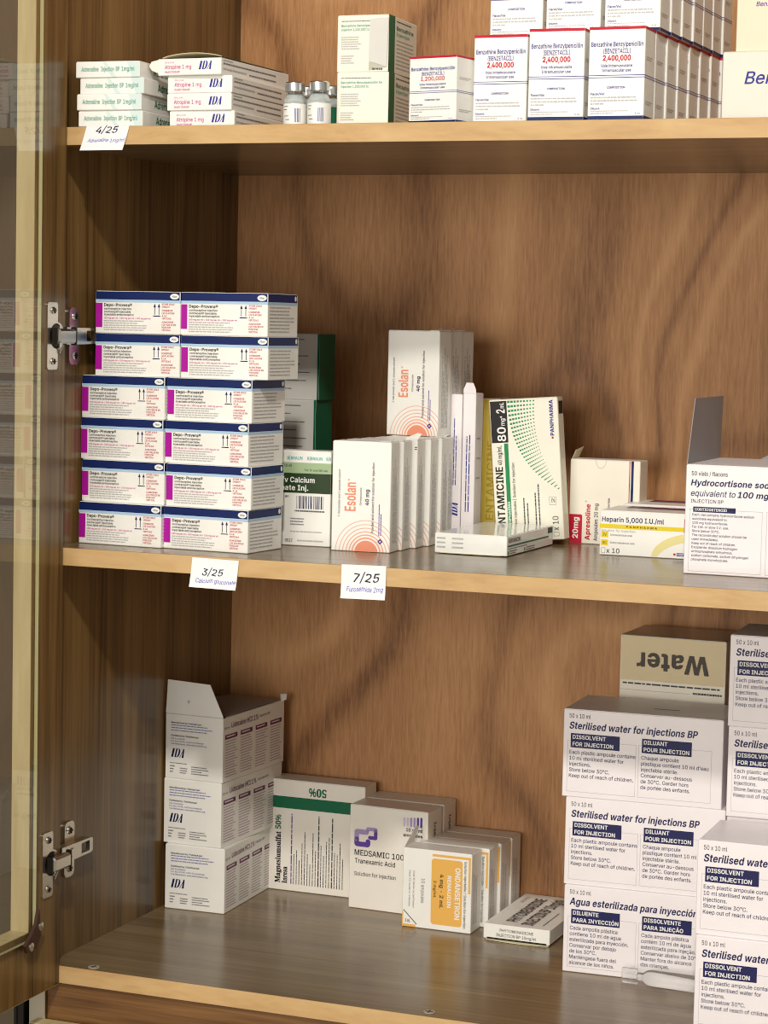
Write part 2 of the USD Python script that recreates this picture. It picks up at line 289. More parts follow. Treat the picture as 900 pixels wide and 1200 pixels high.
# ---- door, open at a right angle, hinged on the left
DX0 = XD - 0.0205; ZB, ZTOP, YF = -0.0178, 1.25, -0.452
OY0, OY1, OZ0, OZ1 = -0.0610, -0.395, 0.048, 1.19
door = part(cab, 'door', cat([bx(DX0, OY0, ZB, XD, -0.0016, ZTOP, 0.0003), bx(DX0, YF, ZB, XD, OY1, ZTOP, 0.0003), bx(DX0, OY1, ZB, XD, OY0, OZ0 - 0.0002, 0.0002), bx(DX0, OY1, OZ1, XD, OY0, ZTOP, 0.0002)]), 'laminate_upright', label='open cabinet door with wood-grain stiles')
part(door, 'opening_edge', cat([bx(DX0 + 0.0004, OY0 - 0.0008, OZ0, XD - 0.0004, OY0 - 0.0001, OZ1), bx(DX0 + 0.0004, OY1 + 0.0001, OZ0, XD - 0.0004, OY1 + 0.0008, OZ1), bx(DX0 + 0.0004, OY1, OZ0 - 0.0001, XD - 0.0004, OY0, OZ0 + 0.0006)]), 'edge_door', label='pale raw edge of the glazed opening')
part(door, 'glass_pane', bx(XD + 0.0004, OY1 - 0.006, OZ0 - 0.006, XD + 0.0044, OY0 + 0.0052, OZ1 + 0.006), 'glass_pane', label='clear glass pane reflecting the shelves')
part(door, 'glass_edge', cat([bx(XD + 0.0006, OY0 + 0.0053, OZ0 - 0.006, XD + 0.0043, OY0 + 0.0058, OZ1 + 0.006), bx(XD + 0.0006, OY1 - 0.006, OZ0 - 0.0066, XD + 0.0043, OY0 + 0.0052, OZ0 - 0.0061)]), 'glass_edge')
part(door, 'edge_band', bx(DX0 + 0.0003, YF, ZB - 0.0006, XD - 0.0003, -0.0016, ZB - 0.0001), 'edge_door')
cl = Polygon([(-0.0552, 0.0700), (-0.0535, 0.0560), (-0.0520, 0.0450), (-0.0600, 0.0340), (-0.0770, 0.0335), (-0.0800, 0.0400), (-0.0690, 0.0480), (-0.0600, 0.0570)])
YZ = lambda x: np.array([[0, 0, 1, x], [1, 0, 0, 0], [0, 1, 0, 0]], float)      # polygon in (y, z), extruded along x
def screw(x, y, z, r=0.0036):
    return cat([lathe([(0, 0), (r, 0), (r, 0.0006), (r * 0.7, 0.0013), (0, 0.0015)], 20).apply_transform(trimesh.transformations.rotation_matrix(math.pi / 2, (0, 1, 0))).apply_translation((x, y, z))])
def slot(x, y, z, r=0.0036): return cat([bx(x, y - r * .7, z - r * .13, x + 0.0018, y + r * .7, z + r * .13), bx(x, y - r * .13, z - r * .7, x + 0.0018, y + r * .13, z + r * .7)])
part(door, 'glass_clip', extr(cl.buffer(0.0012).buffer(-0.0006), 0.0035, YZ(XD + 0.0045)), 'brown_plastic', label='brown plastic corner clip')
for y, z in ((-0.0520, 0.0535), (-0.0700, 0.0372)): part(door, 'clip_screw', screw(XD + 0.008, y, z, 0.0042), 'steel', 40)

def hinge(zc):
    plate = sbox(-0.0385, zc - 0.0325, -0.0185, zc + 0.0325).buffer(-0.003).buffer(0.003).union(Point(-0.0195, zc).buffer(0.0135))
    cup = Point(-0.0215, zc).buffer(0.0122).intersection(sbox(-0.05, zc - 0.02, -0.015, zc + 0.02))
    h = part(cab, 'hinge', extr(plate.difference(cup), 0.0016, YZ(XD)), 'steel', label='nickel cup hinge joining door and side panel')
    part(h, 'cup', extr(cup, 0.0006, YZ(XD)), 'steel_dark')
    for z in (zc - 0.0245, zc + 0.0245):
        s = part(h, 'screw', screw(XD + 0.0016, -0.0275, z), 'steel', 40); part(s, 'screw_slot', slot(XD + 0.0024, -0.0275, z), 'steel_dark')
    arm = bx(XD + 0.002, -0.0290, zc - 0.0072, XD + 0.0105, 0.0035, zc + 0.0072, 0.0022)
    part(h, 'hinge_arm', arm, 'steel', 30)
    part(h, 'arm_bracket', cat([bx(XD + 0.0028, 0.0042, zc - 0.0088, XD + 0.0088, 0.0075, zc + 0.0088, 0.0008)]), 'steel_dark')
    part(h, 'arm_link', bx(XD + 0.0018, -0.0310, zc - 0.0080, XD + 0.0078, -0.0296, zc + 0.0080), 'steel_dark')
    part(h, 'wire_spring', cat([cyl(0.0006, (XD + 0.004, -0.020, zc - 0.0085), (XD + 0.003, -0.016, zc - 0.0145)), cyl(0.0006, (XD + 0.004, -0.012, zc - 0.0085), (XD + 0.003, -0.017, zc - 0.0165))]), 'steel')
    body = extr(Polygon([(0.0080, zc - 0.0085), (0.0680, zc - 0.0075), (0.0715, zc - 0.0060), (0.0715, zc + 0.0065), (0.0680, zc + 0.0080), (0.0080, zc + 0.0085)]).difference(sbox(0.0490, zc - 0.004, 0.0640, zc + 0.0045).buffer(0.001)), 0.0045, YZ(0.0085))
    b_ = part(h, 'mounting_arm', cat([body, bx(0.0034, 0.012, zc - 0.0082, 0.0086, 0.066, zc - 0.0066), bx(0.0034, 0.012, zc + 0.0066, 0.0086, 0.066, zc + 0.0082), cyl(0.0045, (0.0125, 0.030, zc), (0.0142, 0.030, zc))]), 'steel', 30)
    ears = sbox(0.0325, zc - 0.0265, 0.0485, zc + 0.0265).buffer(-0.004).buffer(0.006)
    part(h, 'mounting_plate', extr(ears, 0.003, YZ(0.0002)), 'steel', 30)
    for z in (zc - 0.0195, zc + 0.0195):
        s = part(h, 'screw', screw(0.0032, 0.0405, z, 0.0042), 'steel', 40); part(s, 'screw_slot', slot(0.0042, 0.0405, z, 0.0042), 'steel_dark')
hinge(0.6278); hinge(0.1085)

# ---- room beyond the frame
fl = usdkit.mesh(stage, '/World/floor', bx(-3, -4, LOW - 0.1, 4, 1.2, LOW), plain('floor_tile', (150, 140, 128), 0.4)); fl.GetPrim().SetCustomDataByKey('kind', 'structure'); fl.GetPrim().SetCustomDataByKey('label', 'plain beige room floor under the cabinet')
wl = usdkit.mesh(stage, '/World/wall_back', bx(-3, D + 0.03, LOW, 4, D + 0.13, 1.9), plain('wall_paint', (84, 71, 53), 0.7)); wl.GetPrim().SetCustomDataByKey('kind', 'structure'); wl.GetPrim().SetCustomDataByKey('label', 'plain brownish wall behind the cabinet')

# ================================================================ top shelf
def p_adrenaline(p):
    p.poly('front', 'pale_teal', Polygon([(0.80, 0.03), (0.99, 0.03), (0.99, 0.97), (0.88, 0.97)]), 'tint_band', e=0.00015)
    p.poly('front', 'pale_teal', Polygon([(0.42, 0.03), (0.47, 0.03), (0.64, 0.97), (0.57, 0.97)]), 'tint_band', e=0.00015)
    p.text('front', 'teal', 'Adrenaline', 0.09, 0.34, 0.36, 0.62, 2); p.text('front', 'teal', 'Injection', 0.40, 0.34, 0.60, 0.62, 2); p.text('front', 'teal', 'BP', 0.63, 0.34, 0.69, 0.62, 2); p.text('front', 'teal', '1mg/ml', 0.72, 0.34, 0.92, 0.62, 2)
    p.text('right', 'green', 'Adrenaline', 0.24, 0.24, 0.62, 0.70, 2); p.micro('right', 'grey', 0.66, 0.3, 0.95, 0.8, 3, seed=3)
DA, mA = (0.068, 0.13, 0.0155), 'carton_white'
gA = 'adrenaline boxes stacked on the top shelf'
a = carton('adrenaline_box', 'flat box with pale teal print, bottom of its four-box stack', (0.0260, 0.0030, ZT), 3, DA, MATS[mA], p_adrenaline, group=gA)
copy(a, 'flat box with pale teal print, second from the bottom of its stack', (0.0252, 0.0010, ZT + 0.0156), 3.6)
copy(a, 'flat box with pale teal print, third from the bottom of its stack', (0.0272, 0.0035, ZT + 0.0312), 2)
copy(a, 'flat box with pale teal print, topmost of its stack', (0.0232, 0.0020, ZT + 0.0468), 2.5)

def p_atropine(p):
    p.text('front', 'pink', '10 x 1 ml', 0.11, 0.20, 0.25, 0.29, 1); p.text('front', 'pink', 'Atropine 1 mg', 0.11, 0.39, 0.53, 0.62, 1); p.text('front', 'pink', 'INJECTION BP', 0.11, 0.74, 0.35, 0.85, 2)
    ida(p, 'front', 'royal', 0.65, 0.20, 0.86, 0.68)
    for i, c in enumerate(('grey', 'grey')): p.micro('right', c, 0.03 + 0.37 * i, 0.30, 0.40 + 0.40 * i, 0.50, 1, seed=5 + i, ends=[1.0], word=(0.04, 0.1))
    p.micro('right', 'lgrey', 0.03, 0.12, 0.20, 0.28, 1, seed=8); p.micro('right', 'lgrey', 0.03, 0.60, 0.36, 0.82, 1, seed=9, ends=[1.0], word=(0.04, 0.1)); p.micro('right', 'grey', 0.40, 0.64, 0.80, 0.84, 1, seed=11, ends=[1.0], word=(0.04, 0.1))
DB = (0.0682, 0.150, 0.0165); gB = 'atropine boxes stacked on the top shelf'
b = carton('atropine_box', 'flat white box with pink print and blue logo, bottom of the atropine stack', (0.1110, 0.0300, ZT), 2.0, DB, MATS['carton_white'], p_atropine, group=gB)
copy(b, 'flat box with pink print and blue logo, second from the bottom of its stack', (0.1085, 0.0290, ZT + 0.0166), 1.0)
copy(b, 'flat box with pink print and blue logo, directly under the opened one', (0.1090, 0.0290, ZT + 0.0332), 1.0)
b1 = carton('opened_atropine_box', 'opened flat atropine box with a bulging cream lid, top of its stack', (0.1000, 0.0260, ZT + 0.0498), -1.5, DB, MATS['carton_white'], p_atropine, group=gB, lid=False)
xs = np.linspace(0.004, 0.0678, 14); rise = 0.0042 * np.sin(np.pi * np.clip((xs - 0.004) / 0.064, 0, 1)) ** 0.7 + 0.0003
part(b1, 'lid_flap', strip([(x, 0.0015, 0.0165 + r) for x, r in zip(xs, rise)], [(x, 0.140, 0.0165 + r * 0.25) for x, r in zip(xs, rise)], 0.0005), 'board_inside', 60, label='bulging cream-coloured lid')
part(b1, 'side_flap', sheet([(0.0, 0.002, 0.0155), (-0.0065, -0.001, 0.0135), (-0.0085, -0.002, 0.009), (-0.006, -0.001, 0.005), (0.0, 0.002, 0.0025)], 0.0005, (0.2, -1, 0)), 'carton_cream')

# vials
def vial(label, x, y, green):
    root = thing('glass_vial', label, 'vial', (x, y, ZT), RND.uniform(-10, 10), group='glass vials between the boxes on the top shelf')
    R = 0.0110
    out = [(0, 0), (R - 0.0012, 0), (R, 0.0014), (R, 0.0250), (R - 0.0006, 0.0270), (0.0072, 0.0325), (0.0066, 0.0345), (0.0066, 0.0392), (0, 0.0392)]
    part(root, 'bottle', lathe(out, 36), 'vial_glass', 35)
    part(root, 'powder', lathe([(0, 0.0012), (R - 0.0012, 0.0016), (R - 0.0012, 0.0245), (R - 0.0022, 0.0268), (0.0068, 0.0305), (0.004, 0.0312), (0, 0.0312)], 28), 'powder', 35)
    part(root, 'paper_label', lathe([(R + 0.0001, 0.0016), (R + 0.0003, 0.0016), (R + 0.0003, 0.0225), (R + 0.0001, 0.0225)], 36), ink('green') if green else MATS['carton_white'], 35, label='deep green label' if green else 'white label with small print')
    part(root, 'crimp_cap', lathe([(0, 0.0385), (0.0070, 0.0335), (0.0096, 0.0345), (0.0098, 0.0355), (0.0098, 0.0422), (0.0088, 0.0432), (0.0045, 0.0432), (0.0043, 0.0427), (0, 0.0427)], 36), 'aluminium', 35)
    if not green:
        V, F, r = [], [], random.Random(3)
        def patch(t0, t1, z0, z1, n=4):
            k = len(V); ts = np.linspace(t0, t1, n)
            for t in ts: V.extend([((R + 0.0005) * math.cos(t), (R + 0.0005) * math.sin(t), z0), ((R + 0.0005) * math.cos(t), (R + 0.0005) * math.sin(t), z1)])
            for i in range(n - 1): q = k + 2 * i; F.extend([(q, q + 2, q + 3), (q, q + 3, q + 1)])
        for i, (a0, a1, z) in enumerate(((-2.25, -1.75, 0.0195), (-2.25, -1.85, 0.0165), (-2.2, -1.7, 0.0105), (-2.0, -1.6, 0.0070))): patch(a0, a1, z, z + 0.0007)
        part(root, 'small_print', (np.array(V), np.array(F)), ink('grey'))
        V, F = [], []
        for t in (-1.15, -1.05, -0.92, -0.84, -0.72): patch(t, t + 0.045, 0.005, 0.018, 3)
        part(root, 'bar_print', (np.array(V), np.array(F)), ink('royal'))
vial('clear vial with silver cap and white label, beside the atropine stack', 0.2356, 0.0480, False)
vial('clear vial with silver cap and white label, beside the green-banded boxes', 0.2618, 0.0450, False)
vial('silver-capped vial behind and between the two front vials', 0.2317, 0.0900, False)
vial('silver-capped vial with a green label, behind and to the right of the front vials', 0.2575, 0.0880, True)

def p_inresa(p):
    p.micro('front', 'grey', 0.08, 0.10, 0.66, 0.135, 1, seed=2, ends=[1.0]); p.text('front', 'teal', 'Benzathine Benzylpenicillin for', 0.08, 0.165, 0.88, 0.205, 2); p.text('front', 'teal', 'Injection 1,200,000 IU', 0.08, 0.235, 0.62, 0.275, 2)
    p.micro('front', 'lgrey', 0.08, 0.38, 0.52, 0.62, 6, fill=0.45, seed=4); p.micro('front', 'lgrey', 0.08, 0.71, 0.36, 0.87, 4, fill=0.45, seed=5)
    p.text('front', 'navy', 'inresa', 0.69, 0.925, 0.89, 0.97, 3)
    p.rect('right', 'green', -0.003, 0, 0.21, 1.0, name='green_band')
    p.micro('right', 'dgrey', 0.27, 0.07, 0.85, 0.11, 1, seed=3, ends=[0.9]); p.text('right', 'green', 'Benzathine', 0.27, 0.16, 0.86, 0.23, 1); p.text('right', 'teal', 'Injection', 0.27, 0.27, 0.72, 0.33, 1)
    p.micro('right', 'lgrey', 0.27, 0.40, 0.9, 0.95, 8, fill=0.25, seed=6)
DD = (0.0520, 0.080, 0.0534); gD = 'green-banded cartons stacked on the top shelf'
d2 = carton('benzathine_carton', 'white carton with a green band down its side, lower of the two beside the vials', (0.2733, 0.0600, ZT), 3.0, DD, MATS['carton_ivory'], p_inresa, group=gD)
d1 = carton('opened_benzathine_carton', 'white green-banded carton with a torn grey flap over its front, upper of two', (0.2722, 0.0615, ZT + 0.0535), 1.5, DD, MATS['carton_ivory'], p_inresa, group=gD)
part(d1, 'side_flap', sheet([(0.0519, -0.0003, 0.0505), (0.0372, -0.0105, 0.0480), (0.0364, -0.0110, 0.0090), (0.0508, -0.0008, 0.0045)], 0.0005, (-0.5, -1, 0)), 'carton_grey', label='grey-white flap folded out over the front')

def benz(p, digits, title_v=0.0):
    p.rect('front', 'scarlet', 0, 0.001, 1, 0.032, name='red_band'); p.rect('right', 'scarlet', 0, 0.001, 1, 0.03, name='red_band')
    p.text('front', 'royal', 'Benzathine Benzylpenicillin', 0.04, 0.165, 0.965, 0.215, 2); p.text('front', 'royal', '(BENZETACIL)', 0.26, 0.238, 0.74, 0.29, 1)
    p.text('front', 'scarlet', digits, 0.25, 0.308, 0.75, 0.368, 4 if digits[0] == '2' else 2)
    p.text('front', 'royal', 'Voie intramusculaire', 0.22, 0.405, 0.78, 0.437, 2); p.text('front', 'royal', 'Intramuscular use', 0.24, 0.455, 0.76, 0.487, 2)
    for f in ('front', 'right'):
        for v in (0.522, 0.546): p.rect(f, 'royal', 0, v, 1, v + 0.007, name='double_line')
        p.rect(f, 'blue_band', 0, 0.964, 1, 0.999, name='navy_band')
    p.text('front', 'royal', 'COMPOSITION', 0.34, 0.645, 0.66, 0.668, 3)
    p.text('front', 'royal', 'Flacon/Vial:', 0.05, 0.712, 0.30, 0.737, 3); p.micro('front', 'lgrey', 0.05, 0.757, 0.90, 0.86, 3, seed=7, ends=[0.95, 0.98, 0.28]); p.text('front', 'royal', 'Diluent:', 0.05, 0.872, 0.22, 0.893, 3)
    p.micro('front', 'lgrey', 0.05, 0.905, 0.72, 0.955, 2, seed=8, ends=[1.0, 0.6]); p.text('front', 'grey', '5 ml', 0.85, 0.93, 0.94, 0.95, 1)
    p.micro('right', 'lgrey', 0.15, 0.32, 0.75, 0.37, 2, seed=9, ends=[1, .8]); p.micro('right', 'lgrey', 0.15, 0.80, 0.8, 0.85, 2, seed=10, ends=[1, .8])
carton('benzathine_small_box', 'short white box with red top band reading 1,200,000, standing alone', (0.3640, 0.0160, ZT), -11, (0.0505, 0.0345, 0.0605), MATS['carton_white'], lambda p: benz(p, '1,200,000'), group='benzathine boxes with a red top band')
DF = (0.0511, 0.0342, 0.0809); gF = 'benzathine boxes with a red top band'
f3 = carton('benzathine_box', 'white red-topped box reading 2,400,000, front right of the lower tier', (0.5395, 0.0015, ZT), 0, DF, MATS['carton_white'], lambda p: benz(p, '2,400,000'), group=gF)
copy(f3, 'white red-topped box reading 2,400,000, middle of the three front boxes', (0.4836, 0.0020, ZT), 2.0)
copy(f3, 'white red-topped box reading 2,400,000, left of the three and set further back', (0.4205, 0.0335, ZT), 0.5)
ordn = ('second', 'third', 'fourth', 'fifth', 'sixth', 'seventh', 'eighth')
FX = [0.5905, 0.5922, 0.5938, 0.5957, 0.5975, 0.5996, 0.6020]
for i in range(7): copy(f3, f'red-topped box seen by its side, {ordn[i]} from the front in the lower tier', (FX[i] - 0.0511 + 0.0005, 0.0015 + 0.0346 * (i + 1), ZT), 0)
copy(f3, 'red-topped box standing behind the middle front box and carrying an upper one', (0.4845, 0.0400, ZT), 0.5); copy(f3, 'red-topped box standing behind the left front box and carrying an upper one', (0.4215, 0.0700, ZT), 0)
UZ = ZT + 0.0810
copy(f3, 'upper tier white box facing front, leftmost of the three', (0.4222, 0.0710, UZ), 0); copy(f3, 'upper tier white box facing front, middle of the three', (0.4860, 0.0420, UZ), 0); copy(f3, 'upper tier white box facing front, rightmost of the three', (0.5428, 0.0365, UZ), 0)
GX = [0.5953, 0.5969, 0.5989, 0.5996, 0.6006, 0.6025]
for i in range(6): copy(f3, f'upper tier box seen by its grey side, {ordn[i]} from the front of its column', (GX[i] - 0.0511, 0.0365 + 0.0346 * (i + 1), UZ), 0)

def p_ben(p):
    p.text('front', 'royal', 'Benzathine benzylpenicillin', 0.130, 0.295, 1.18, 0.46, 0, 0.2) if False else p.line('front', 'royal', 'Benzathine benzyl', 0.125, 0.28, 0.455, 1, 0.22)
i2 = carton('plain_carton', 'large plain cream carton with blue italic print beginning Ben, on the shelf', (0.6475, 0.0552, ZT), 0, (0.16, 0.10, 0.0630), MATS['carton_plain'], p_ben, group='plain cream cartons at the right of the top shelf')
def p_ben2(p): p.line('front', 'violet', 'Benzathine benzylpenicillin', 0.115, 0.34, 0.40, 1, 0.2)
carton('plain_carton', 'plain cream carton with a tiny purple line of print, on top of the large one', (0.6578, 0.0590, ZT + 0.0631), -0.5, (0.15, 0.09, 0.0660), MATS['carton_tan'], p_ben2, group='plain cream cartons at the right of the top shelf')

# ================================================================ middle shelf
def p_depo(p):
    p.rect('front', 'blue_band', 0.006, 0.012, 0.994, 0.20, name='navy_band'); p.rect('right', 'blue_band', 0.006, 0.012, 0.97, 0.20, name='navy_band')
    p.rect('front', 'sky', 0.0, 0.20, 1.0, 0.262, name='sky_band'); p.rect('right', 'sky', 0.0, 0.20, 0.97, 0.262, name='sky_band'); p.rect('front', 'purple', 0.004, 0.285, 0.082, 0.86, name='purple_block')
    p.text('front', 'black', 'Depo-Provera®', 0.102, 0.292, 0.435, 0.362, 3)
    for t, v, u1 in (('contraceptive injection', 0.392, 0.43), ('contraceptif injectable', 0.462, 0.42), ('inyectable anticonceptivo', 0.530, 0.455)): p.text('front', 'dgrey', t, 0.103, v, u1, v + 0.048, 2)
    p.text('front', 'pink', '150 mg per ml • 150 mg par ml • 150 mg por ml', 0.10, 0.618, 0.655, 0.655, 2)
    p.micro('front', 'lgrey', 0.10, 0.69, 0.655, 0.955, 5, fill=0.42, seed=12)
    for u in (0.703, 0.753):
        p.poly('front', 'navy', Polygon([(u, 0.28), (u + 0.014, 0.365), (u - 0.014, 0.365)]), 'arrow'); p.rect('front', 'navy', u - 0.0035, 0.36, u + 0.0035, 0.545, name='arrow')
    p.rect('front', 'navy', 0.685, 0.565, 0.770, 0.585, name='arrow')
    v = 0.275
    for k, (t, w_) in enumerate((('STORE VIALS', .145), ('UPRIGHT', .09), ('', 0), ('CONSERVER', .125), ('LES FLACONS', .145), ('A LA', .055), ('VERTICALE', .11), ('', 0), ('ALMACENAR', .135), ('LOS VIALES EN', .165), ('POSICION', .105), ('VERTICAL', .105))):
        if t: p.text('front', 'scarlet', t, 0.788, v, 0.788 + w_, v + 0.040, 1)
        v += 0.062 if t else 0.022
    p.poly('front', 'white', affinity.scale(Point(0.935, 0.112).buffer(1, quad_segs=10), 0.052, 0.068, origin=(0.935, 0.112)), 'logo', e=0.00028); p.text('front', 'blue_band', 'Pfizer', 0.908, 0.092, 0.962, 0.135, 2, 0.2, e=0.00038, name='logo')
    p.poly('right', 'white', affinity.scale(Point(0.915, 0.105).buffer(1, quad_segs=6), 0.032, 0.06, origin=(0.915, 0.105)), 'logo', e=0.00028)
    p.micro('right', 'lgrey', 0.06, 0.31, 0.92, 0.95, 8, fill=0.35, seed=13, word=(0.1, 0.3))
DP = (0.0955, 0.069, 0.0421); gP = 'contraceptive injection boxes in two stacks'
RX = [(0.1006, 0.0495, -4.5), (0.1014, 0.0517, -3.4), (0.0970, 0.0570, -5.5), (0.0974, 0.0600, -4.0), (0.1118, 0.0600, -1.5), (0.1104, 0.0600, -1.2)]
LX = [(0.0048, 0.0500, -3.5), (0.0040, 0.0568, -3.1), (0.0006, 0.0600, -3.6), (0.0008, 0.0610, -3), (0.0152, 0.0615, -1.5), (0.0160, 0.0600, -1.5)]
rows = ('bottom row', 'second row from the bottom', 'third row from the bottom', 'fourth row from the bottom', 'second row from the top', 'top row')
dp = None
for col, L in (('right-hand', RX), ('left-hand', LX)):
    for i, (x, y, a_) in enumerate(L):
        lab = f'navy-banded white box, {rows[i]} of the {col} stack'; z = ZM + 0.0422 * i
        if dp is None: dp = carton('contraceptive_injection_box', lab, (x, y, z), a_, DP, MATS['carton_white'], p_depo, group=gP)
        else: copy(dp, lab, (x, y, z), a_)

def p_green(p):
    p.rect('right', 'green', 0, 0, 1, 1, name='green_side'); p.rect('front', 'green', 0.972, 0, 1, 1, name='green_side')
    p.micro('front', 'grey', 0.30, 0.08, 0.90, 0.95, 7, fill=0.12, seed=15, word=(0.2, 0.5), ends=[0.8, 0.55, 0.9, 0.7, 0.95, 0.85, 0.5])
g3 = 'grey and green cartons behind the contraceptive stacks'
j = carton('green_sided_carton', 'grey-white carton with a dark green side, hidden behind the calcium box', (0.0745, 0.3000, ZM), 0, (0.080, 0.045, 0.0712), MATS['carton_grey'], p_green, group=g3)
copy(j, 'grey-white carton with a dark green side, just above the calcium box', (0.0750, 0.2990, ZM + 0.0713), 0); copy(j, 'grey-white carton with a dark green side, topmost of its pile', (0.0772, 0.3000, ZM + 0.1426), 1)

def p_calcium(p):
    for u in (0.45, 0.70, 0.94): p.text('front', 'aqua', 'B|BRAUN', u - 0.0, 0.062, min(u + 0.19, 0.999), 0.095, 2) if u < 0.9 else p.text('front', 'aqua', 'B|B', u, 0.062, 0.995, 0.095, 2)
    p.text('front', 'aqua', 'B|BRAUN', 0.20, 0.062, 0.39, 0.095, 2)
    p.rect('front', 'pgreen', 0, 0.125, 1, 0.237, name='pale_green_band'); p.rect('front', 'dkgreen', 0, 0.237, 1, 0.445, name='dark_green_band')
    p.rect('right', 'pgreen', 0, 0.125, 1, 0.237, name='pale_green_band'); p.rect('right', 'dkgreen', 0, 0.237, 1, 0.445, name='dark_green_band')
    p.text('front', 'dkgreen', '10 ml', 0.41, 0.145, 0.51, 0.172, 2); p.text('front', 'dgrey', 'For IV and IM use', 0.67, 0.190, 0.96, 0.213, 1)
    p.text('front', 'white', '10% w/v Calcium', 0.12, 0.278, 0.80, 0.335, 3); p.text('front', 'white', 'Gluconate Inj.', 0.13, 0.362, 0.72, 0.418, 3)
    p.text('front', 'dgrey', 'BP', 0.43, 0.475, 0.475, 0.495, 2)
    r = random.Random(4); u = 0.575
    while u < 0.92:
        w_ = r.choice((0.005, 0.005, 0.010, 0.016)); p.rect('front', 'navy', u, 0.475, u + w_, 0.61, name='barcode'); u += w_ + r.choice((0.006, 0.010, 0.014))
    p.micro('front', 'dgrey', 0.555, 0.625, 0.93, 0.665, 1, seed=3, ends=[1.0], word=(0.03, 0.05)); p.micro('front', 'grey', 0.50, 0.71, 0.72, 0.80, 3, seed=4); p.micro('front', 'lgrey', 0.50, 0.845, 0.9, 0.875, 1, seed=5, ends=[1.0])
    p.text('front', 'dgrey', '0517', 0.435, 0.93, 0.53, 0.962, 2); p.micro('front', 'lgrey', 0.59, 0.938, 0.92, 0.975, 1, seed=6, ends=[1.0])
carton('calcium_gluconate_box', 'white box with dark green title band reading Calcium Gluconate and a barcode', (0.1520, 0.1440, ZM), 3.5, (0.0855, 0.026, 0.0965), MATS['carton_white'], p_calcium)

def p_esolan(p):
    asp = p.w / p.h
    c = (0.60, 1.01); sq = sbox(0.0, 0.0, 1.0, 0.998)
    def ring(r0, r1): 
        g = affinity.scale(Point(c).buffer(1, quad_segs=20), r1, r1 * asp, origin=c)
        if r0: g = g.difference(affinity.scale(Point(c).buffer(1, quad_segs=20), r0, r0 * asp, origin=c))
        return g.intersection(sq)
    p.poly('front', 'orange', ring(0, 0.20), 'orange_disc', e=0.0002)
    for r0, r1 in ((0.225, 0.255), (0.28, 0.30), (0.335, 0.35), (0.395, 0.407), (0.455, 0.465), (0.52, 0.53)):
        g = ring(r0, r1); g = g.intersection(Polygon([(-1, 2), (-1, 0.70), (0.2, -0.2), (1.4, 0.5), (2, 2)])) if r0 > 0.4 else g
        p.poly('front', 'lorange', g, 'orange_ring', e=0.0002)
    p.text('front', 'orange', 'Esolan', 0.22, 0.375, 0.41, 0.635, 3, rot=90); p.text('front', 'orange', '®', 0.27, 0.345, 0.31, 0.36, 1, rot=90)
    p.text('front', 'grey', 'Omeprazole', 0.475, 0.42, 0.51, 0.58, 1, rot=90); p.text('front', 'navy', '40 mg', 0.57, 0.435, 0.635, 0.578, 3, rot=90)
    p.text('front', 'grey', '1 vial powder and 1 ampoule solvent', 0.105, 0.26, 0.142, 0.69, 1, rot=90); p.text('front', 'dgrey', 'Powder and solvent for solution for injection', 0.68, 0.19, 0.722, 0.83, 1, rot=90)
    p.micro('front', 'violet', 0.805, 0.565, 0.87, 0.85, 2, rot=90, seed=4, ends=[1, .7], fill=0.45)
    q = Polygon([(0.835, 0.875), (0.88, 0.902), (0.835, 0.929), (0.79, 0.902)]); p.poly('front', 'royal', q.difference(affinity.scale(q, 0.4, 0.4)), 'logo')
    p.micro('right', 'lgrey', 0.25, 0.15, 0.8, 0.92, 6, rot=90, fill=0.4, seed=16, ends=[.9, .7, 1, .8])
DE = (0.0615, 0.0262, 0.1097); gE = 'tall white boxes with orange rings'
EY = [(0.2495, 0.1240, 3.0), (0.2508, 0.1545, 2.6), (0.2546, 0.1830, 3.2), (0.2580, 0.2125, 3.0), (0.2600, 0.2400, 3.0), (0.2560, 0.2665, 0), (0.2560, 0.2930, 0), (0.2560, 0.3195, 0)]
e0 = None
el = ('front of the lower row, its whole face showing', 'second box of the lower row, seen by its side', 'third box of the lower row, with a small flag mark', 'fourth box of the lower row, seen by its side', 'fifth box of the lower row, by the thin upright boxes', 'sixth box of the lower row, under the upper three', 'seventh box of the lower row, under the upper three', 'rearmost box of the lower row, under the upper three')
for (x, y, a_), t in zip(EY, el):
    lab = 'white orange-ringed box, ' + t
    if 'flag' in t:
        r_ = carton('omeprazole_box', lab, (x, y, ZM), a_, DE, MATS['carton_white'], lambda p: (p_esolan(p), p.rect('front', 'royal', 0.95, 0.062, 0.992, 0.070, name='flag_mark'), p.rect('front', 'red', 0.95, 0.080, 0.992, 0.088, name='flag_mark')), group=gE)
        part(r_, 'raised_flap', sheet([(0.0440, 0.001, 0.1096), (0.0610, 0.001, 0.1096), (0.0640, 0.006, 0.1160), (0.0590, 0.007, 0.1165)], 0.0005, (0, -1, 0.5)), 'carton_white')
    elif e0 is None:
        e0 = carton('omeprazole_box', lab, (x, y, ZM), a_, DE, MATS['carton_white'], p_esolan, group=gE)
        part(e0, 'flap_corner', sheet([(0.0500, -0.0003, 0.1098), (0.0612, -0.0003, 0.1098), (0.0600, 0.012, 0.1120)], 0.0004, (0, -0.2, 1)), 'carton_white')
    else: copy(e0, lab, (x, y, ZM), a_)
for (x, y, a_), t in zip([(0.2497, 0.2680, -8.5), (0.2515, 0.2960, -8.5), (0.2545, 0.3240, -8.5)], ('front box of the upper three, its shaded face in view', 'middle box of the upper three, seen by its side', 'rear box of the upper three, seen by its side')): copy(e0, 'white orange-ringed box, ' + t, (x, y, ZM + 0.1103), a_)

